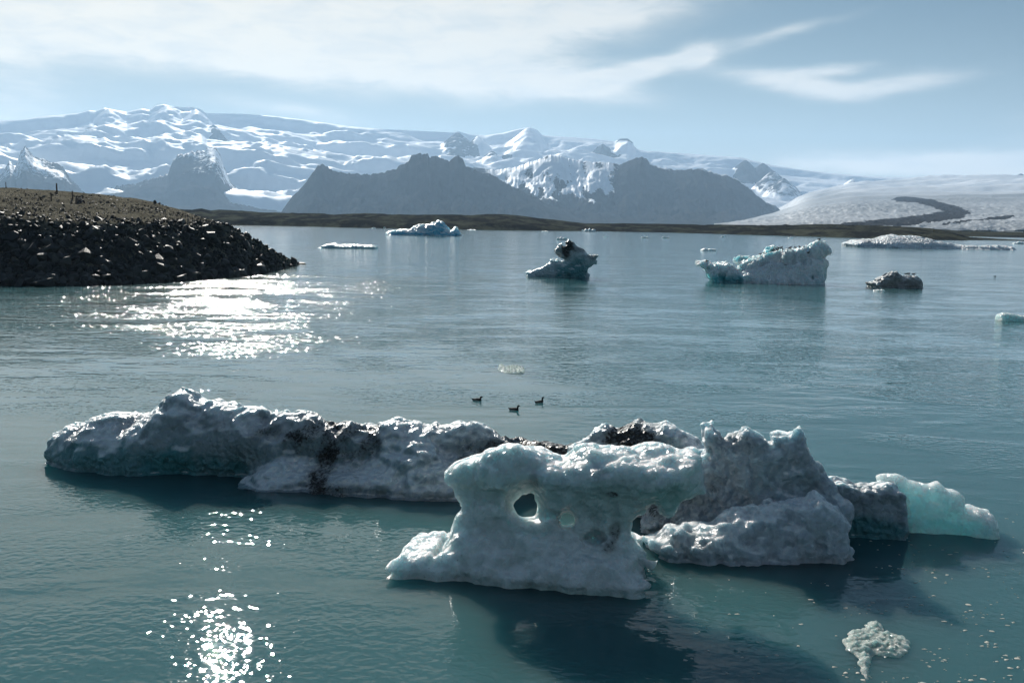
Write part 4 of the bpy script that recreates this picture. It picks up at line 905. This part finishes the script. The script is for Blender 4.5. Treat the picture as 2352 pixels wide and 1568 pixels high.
# ------------------------------------------------------------------ people sitting on the headland and marker posts
def person(u, v, rz, lab, cols, hs):
    P0 = [('c', (0, 0, 0.14), (0.02, 0, 0.36), 0.17, 0.15, 1), ('c', (0.02, 0, 0.36), (0.05, 0, 0.60), 0.15, 0.17, 1), ('c', (0.05, -0.15, 0.60), (0.05, 0.15, 0.60), 0.085, 0.085, 1), ('c', (0.06, 0, 0.64), (0.08, 0, 0.74), 0.065, 0.058, 2), ('e', (0.10, 0, 0.84), (0.10, 0.08, 0.125), 2),
          ('c', (0.19, 0, 0.83), (0.205, 0, 0.815), 0.02, 0.016, 2), ('e', (0.09, 0.082, 0.83), (0.025, 0.014, 0.032), 2), ('e', (0.09, -0.082, 0.83), (0.025, 0.014, 0.032), 2)]
    for s in (-1, 1):
        P0 += [('c', (0.02, 0.10*s, 0.12), (0.42, 0.12*s, 0.40), 0.10, 0.075, 0), ('c', (0.42, 0.12*s, 0.40), (0.55, 0.12*s, 0.06), 0.07, 0.05, 0), ('c', (0.52, 0.12*s, 0.04), (0.70, 0.13*s, 0.035), 0.05, 0.04, 3),
               ('c', (0.05, 0.20*s, 0.60), (0.16, 0.25*s, 0.36), 0.065, 0.052, 1), ('c', (0.16, 0.25*s, 0.36), (0.38, 0.13*s, 0.47), 0.05, 0.038, 1), ('c', (0.38, 0.13*s, 0.47), (0.45, 0.05*s, 0.49), 0.035, 0.028, 2)]
        for q in range(4): P0.append(('c', (0.44, 0.06*s+0.018*q*s-0.02*s, 0.495-0.006*q), (0.475, 0.03*s+0.016*q*s-0.03*s, 0.465-0.012*q), 0.011, 0.009, 2))
        P0.append(('c', (0.42, 0.07*s, 0.515), (0.46, 0.045*s, 0.53), 0.012, 0.01, 2))
    V, Q, tg = blob(P0, 0.022, 0.035)
    p = cast('headland', u, v); o = link('person', mesh_np('person', V, Q, True, {'tag': tg}), tag_material('clothes', cols), None, p); o.rotation_euler.z = rz; o.scale = (1.15,)*3; tag(o, lab, 'person', 'people sitting on the headland')
    V, Q, tg = blob([('e', (0.075, 0, 0.875), (0.11, 0.095, 0.115), 0), ('c', (0.03, 0, 0.86), (0.0, 0, 0.86-hs), 0.07, 0.05, 0)], 0.02, 0.03)
    link('hair', mesh_np('hair', V, Q, True, {'tag': tg}), tag_material('hair', [(0.03, 0.02, 0.015)]), o)
person(176, 467, 1.1, 'person in a grey-brown jacket sitting on the headland, left of the pair', [(0.05, 0.05, 0.06), (0.16, 0.13, 0.11), (0.45, 0.3, 0.22), (0.03, 0.03, 0.03)], 0.08)
person(184, 467, 0.9, 'person in a pale jacket sitting on the headland, right of the pair', [(0.04, 0.045, 0.06), (0.34, 0.31, 0.28), (0.45, 0.3, 0.22), (0.05, 0.04, 0.03)], 0.16)
M_post = tag_material('weathered_wood', [(0.075, 0.058, 0.045)])
for (u, v0, v1, wd, lab) in ((14, 433, 421, 1.6, 'thin marker post at the left end of the hill crest'), (131, 445, 425, 3.0, 'tall dark post with a foot brace on the hill crest'), (118, 462, 446, 2.4, 'short post below the tall one on the hill'), (167, 459, 442, 2.4, 'braced post just behind the sitting people'), (191, 456, 446, 1.4, 'thin faint post right of the sitting people')):
    p = cast('headland', u, v0)
    if p is None: p = cast('headland', u, v0+3)
    dst = math.hypot(p.x, p.y); hh = (v0-v1)/F*dst; rr = wd/F*dst/2
    root = empty('marker_post', p); tag(root, lab, 'post', 'posts on the headland')
    bm = bmesh.new(); bmesh.ops.create_cone(bm, cap_ends=True, segments=10, radius1=rr*1.1, radius2=rr*0.9, depth=hh+0.3); bmesh.ops.translate(bm, verts=bm.verts, vec=(0, 0, (hh-0.3)/2))
    me = bpy.data.meshes.new('shaft'); bm.to_mesh(me); bm.free(); link('shaft', me, M_post, root)
    bm = bmesh.new(); bmesh.ops.create_cone(bm, cap_ends=True, segments=10, radius1=rr*1.15, radius2=rr*0.5, depth=rr); bmesh.ops.translate(bm, verts=bm.verts, vec=(0, 0, hh+rr*0.45))
    me = bpy.data.meshes.new('cap'); bm.to_mesh(me); bm.free(); link('cap', me, M_post, root)
    if 'brace' in lab:
        bm = bmesh.new(); bmesh.ops.create_cone(bm, cap_ends=True, segments=8, radius1=rr*0.6, radius2=rr*0.6, depth=hh*0.5)
        me = bpy.data.meshes.new('brace'); bm.to_mesh(me); bm.free(); o = link('brace', me, M_post, root, (-hh*0.14, 0, hh*0.13)); o.rotation_euler = (0, R(48), 0)
p = cast('headland', 355, 464) or cast('headland', 355, 468)
o = link('crest_boulder', hull_rock(990, 16, 0.9)[0].copy(), M_rock, None, (p.x, p.y, p.z+0.2)); o.scale = (0.42, 0.4, 0.45); tag(o, 'single dark boulder on the skyline of the gravel hill', 'boulder')

# ------------------------------------------------------------------ foam flecks drifting in the lower right
Vs, Qs, o = [], [], 0
cnt = 0
while cnt < 330:
    u = random.uniform(1560, 2420); v = random.uniform(1180, 1600)
    dn = 0.5+0.5*float(pn(u/90, v/40, 0.5, 12)); lim = (0.15 if u < 1930 else 0.8)*(1.0 if v > 1300 else 0.45)
    if dn < 0.42 or random.random() > lim or (1500 < u < 1945 and v < 1330) or (1925 < u < 2100 and 1420 < v < 1530): continue
    g = ground(np.array(u), np.array(v)); rr = random.choice((0.012, 0.015, 0.02, 0.02, 0.03, 0.045)); nn = 9
    ang = np.linspace(0, 6.283, nn, endpoint=False); rad = rr*np.array([random.uniform(0.45, 1.2) for _ in ang]); el_ = random.uniform(0.35, 0.8)
    ring = np.stack([g[0]+np.cos(ang)*rad*1.3, g[1]+np.sin(ang)*rad*el_*1.6, 0*ang+0.003], -1); top_ = ring.copy(); top_[:, 2] = 0.009; top_[:, :2] = g[:2]+(top_[:, :2]-g[:2])*0.8
    Vs.append(np.concatenate([ring, top_, [[g[0], g[1], 0.011]]]))
    for k in range(nn):
        k2 = (k+1) % nn; Qs += [[o+k, o+k2, o+nn+k2], [o+k, o+nn+k2, o+nn+k], [o+nn+k, o+nn+k2, o+2*nn]]
    o += 2*nn+1; cnt += 1
tag(link('foam_flecks', mesh_np('foam_flecks', np.concatenate(Vs), np.array(Qs), True), tag_material('foam', [(0.40, 0.40, 0.35)])), 'pale foam flecks drifting on the dark water, lower right', 'foam', kind='stuff')
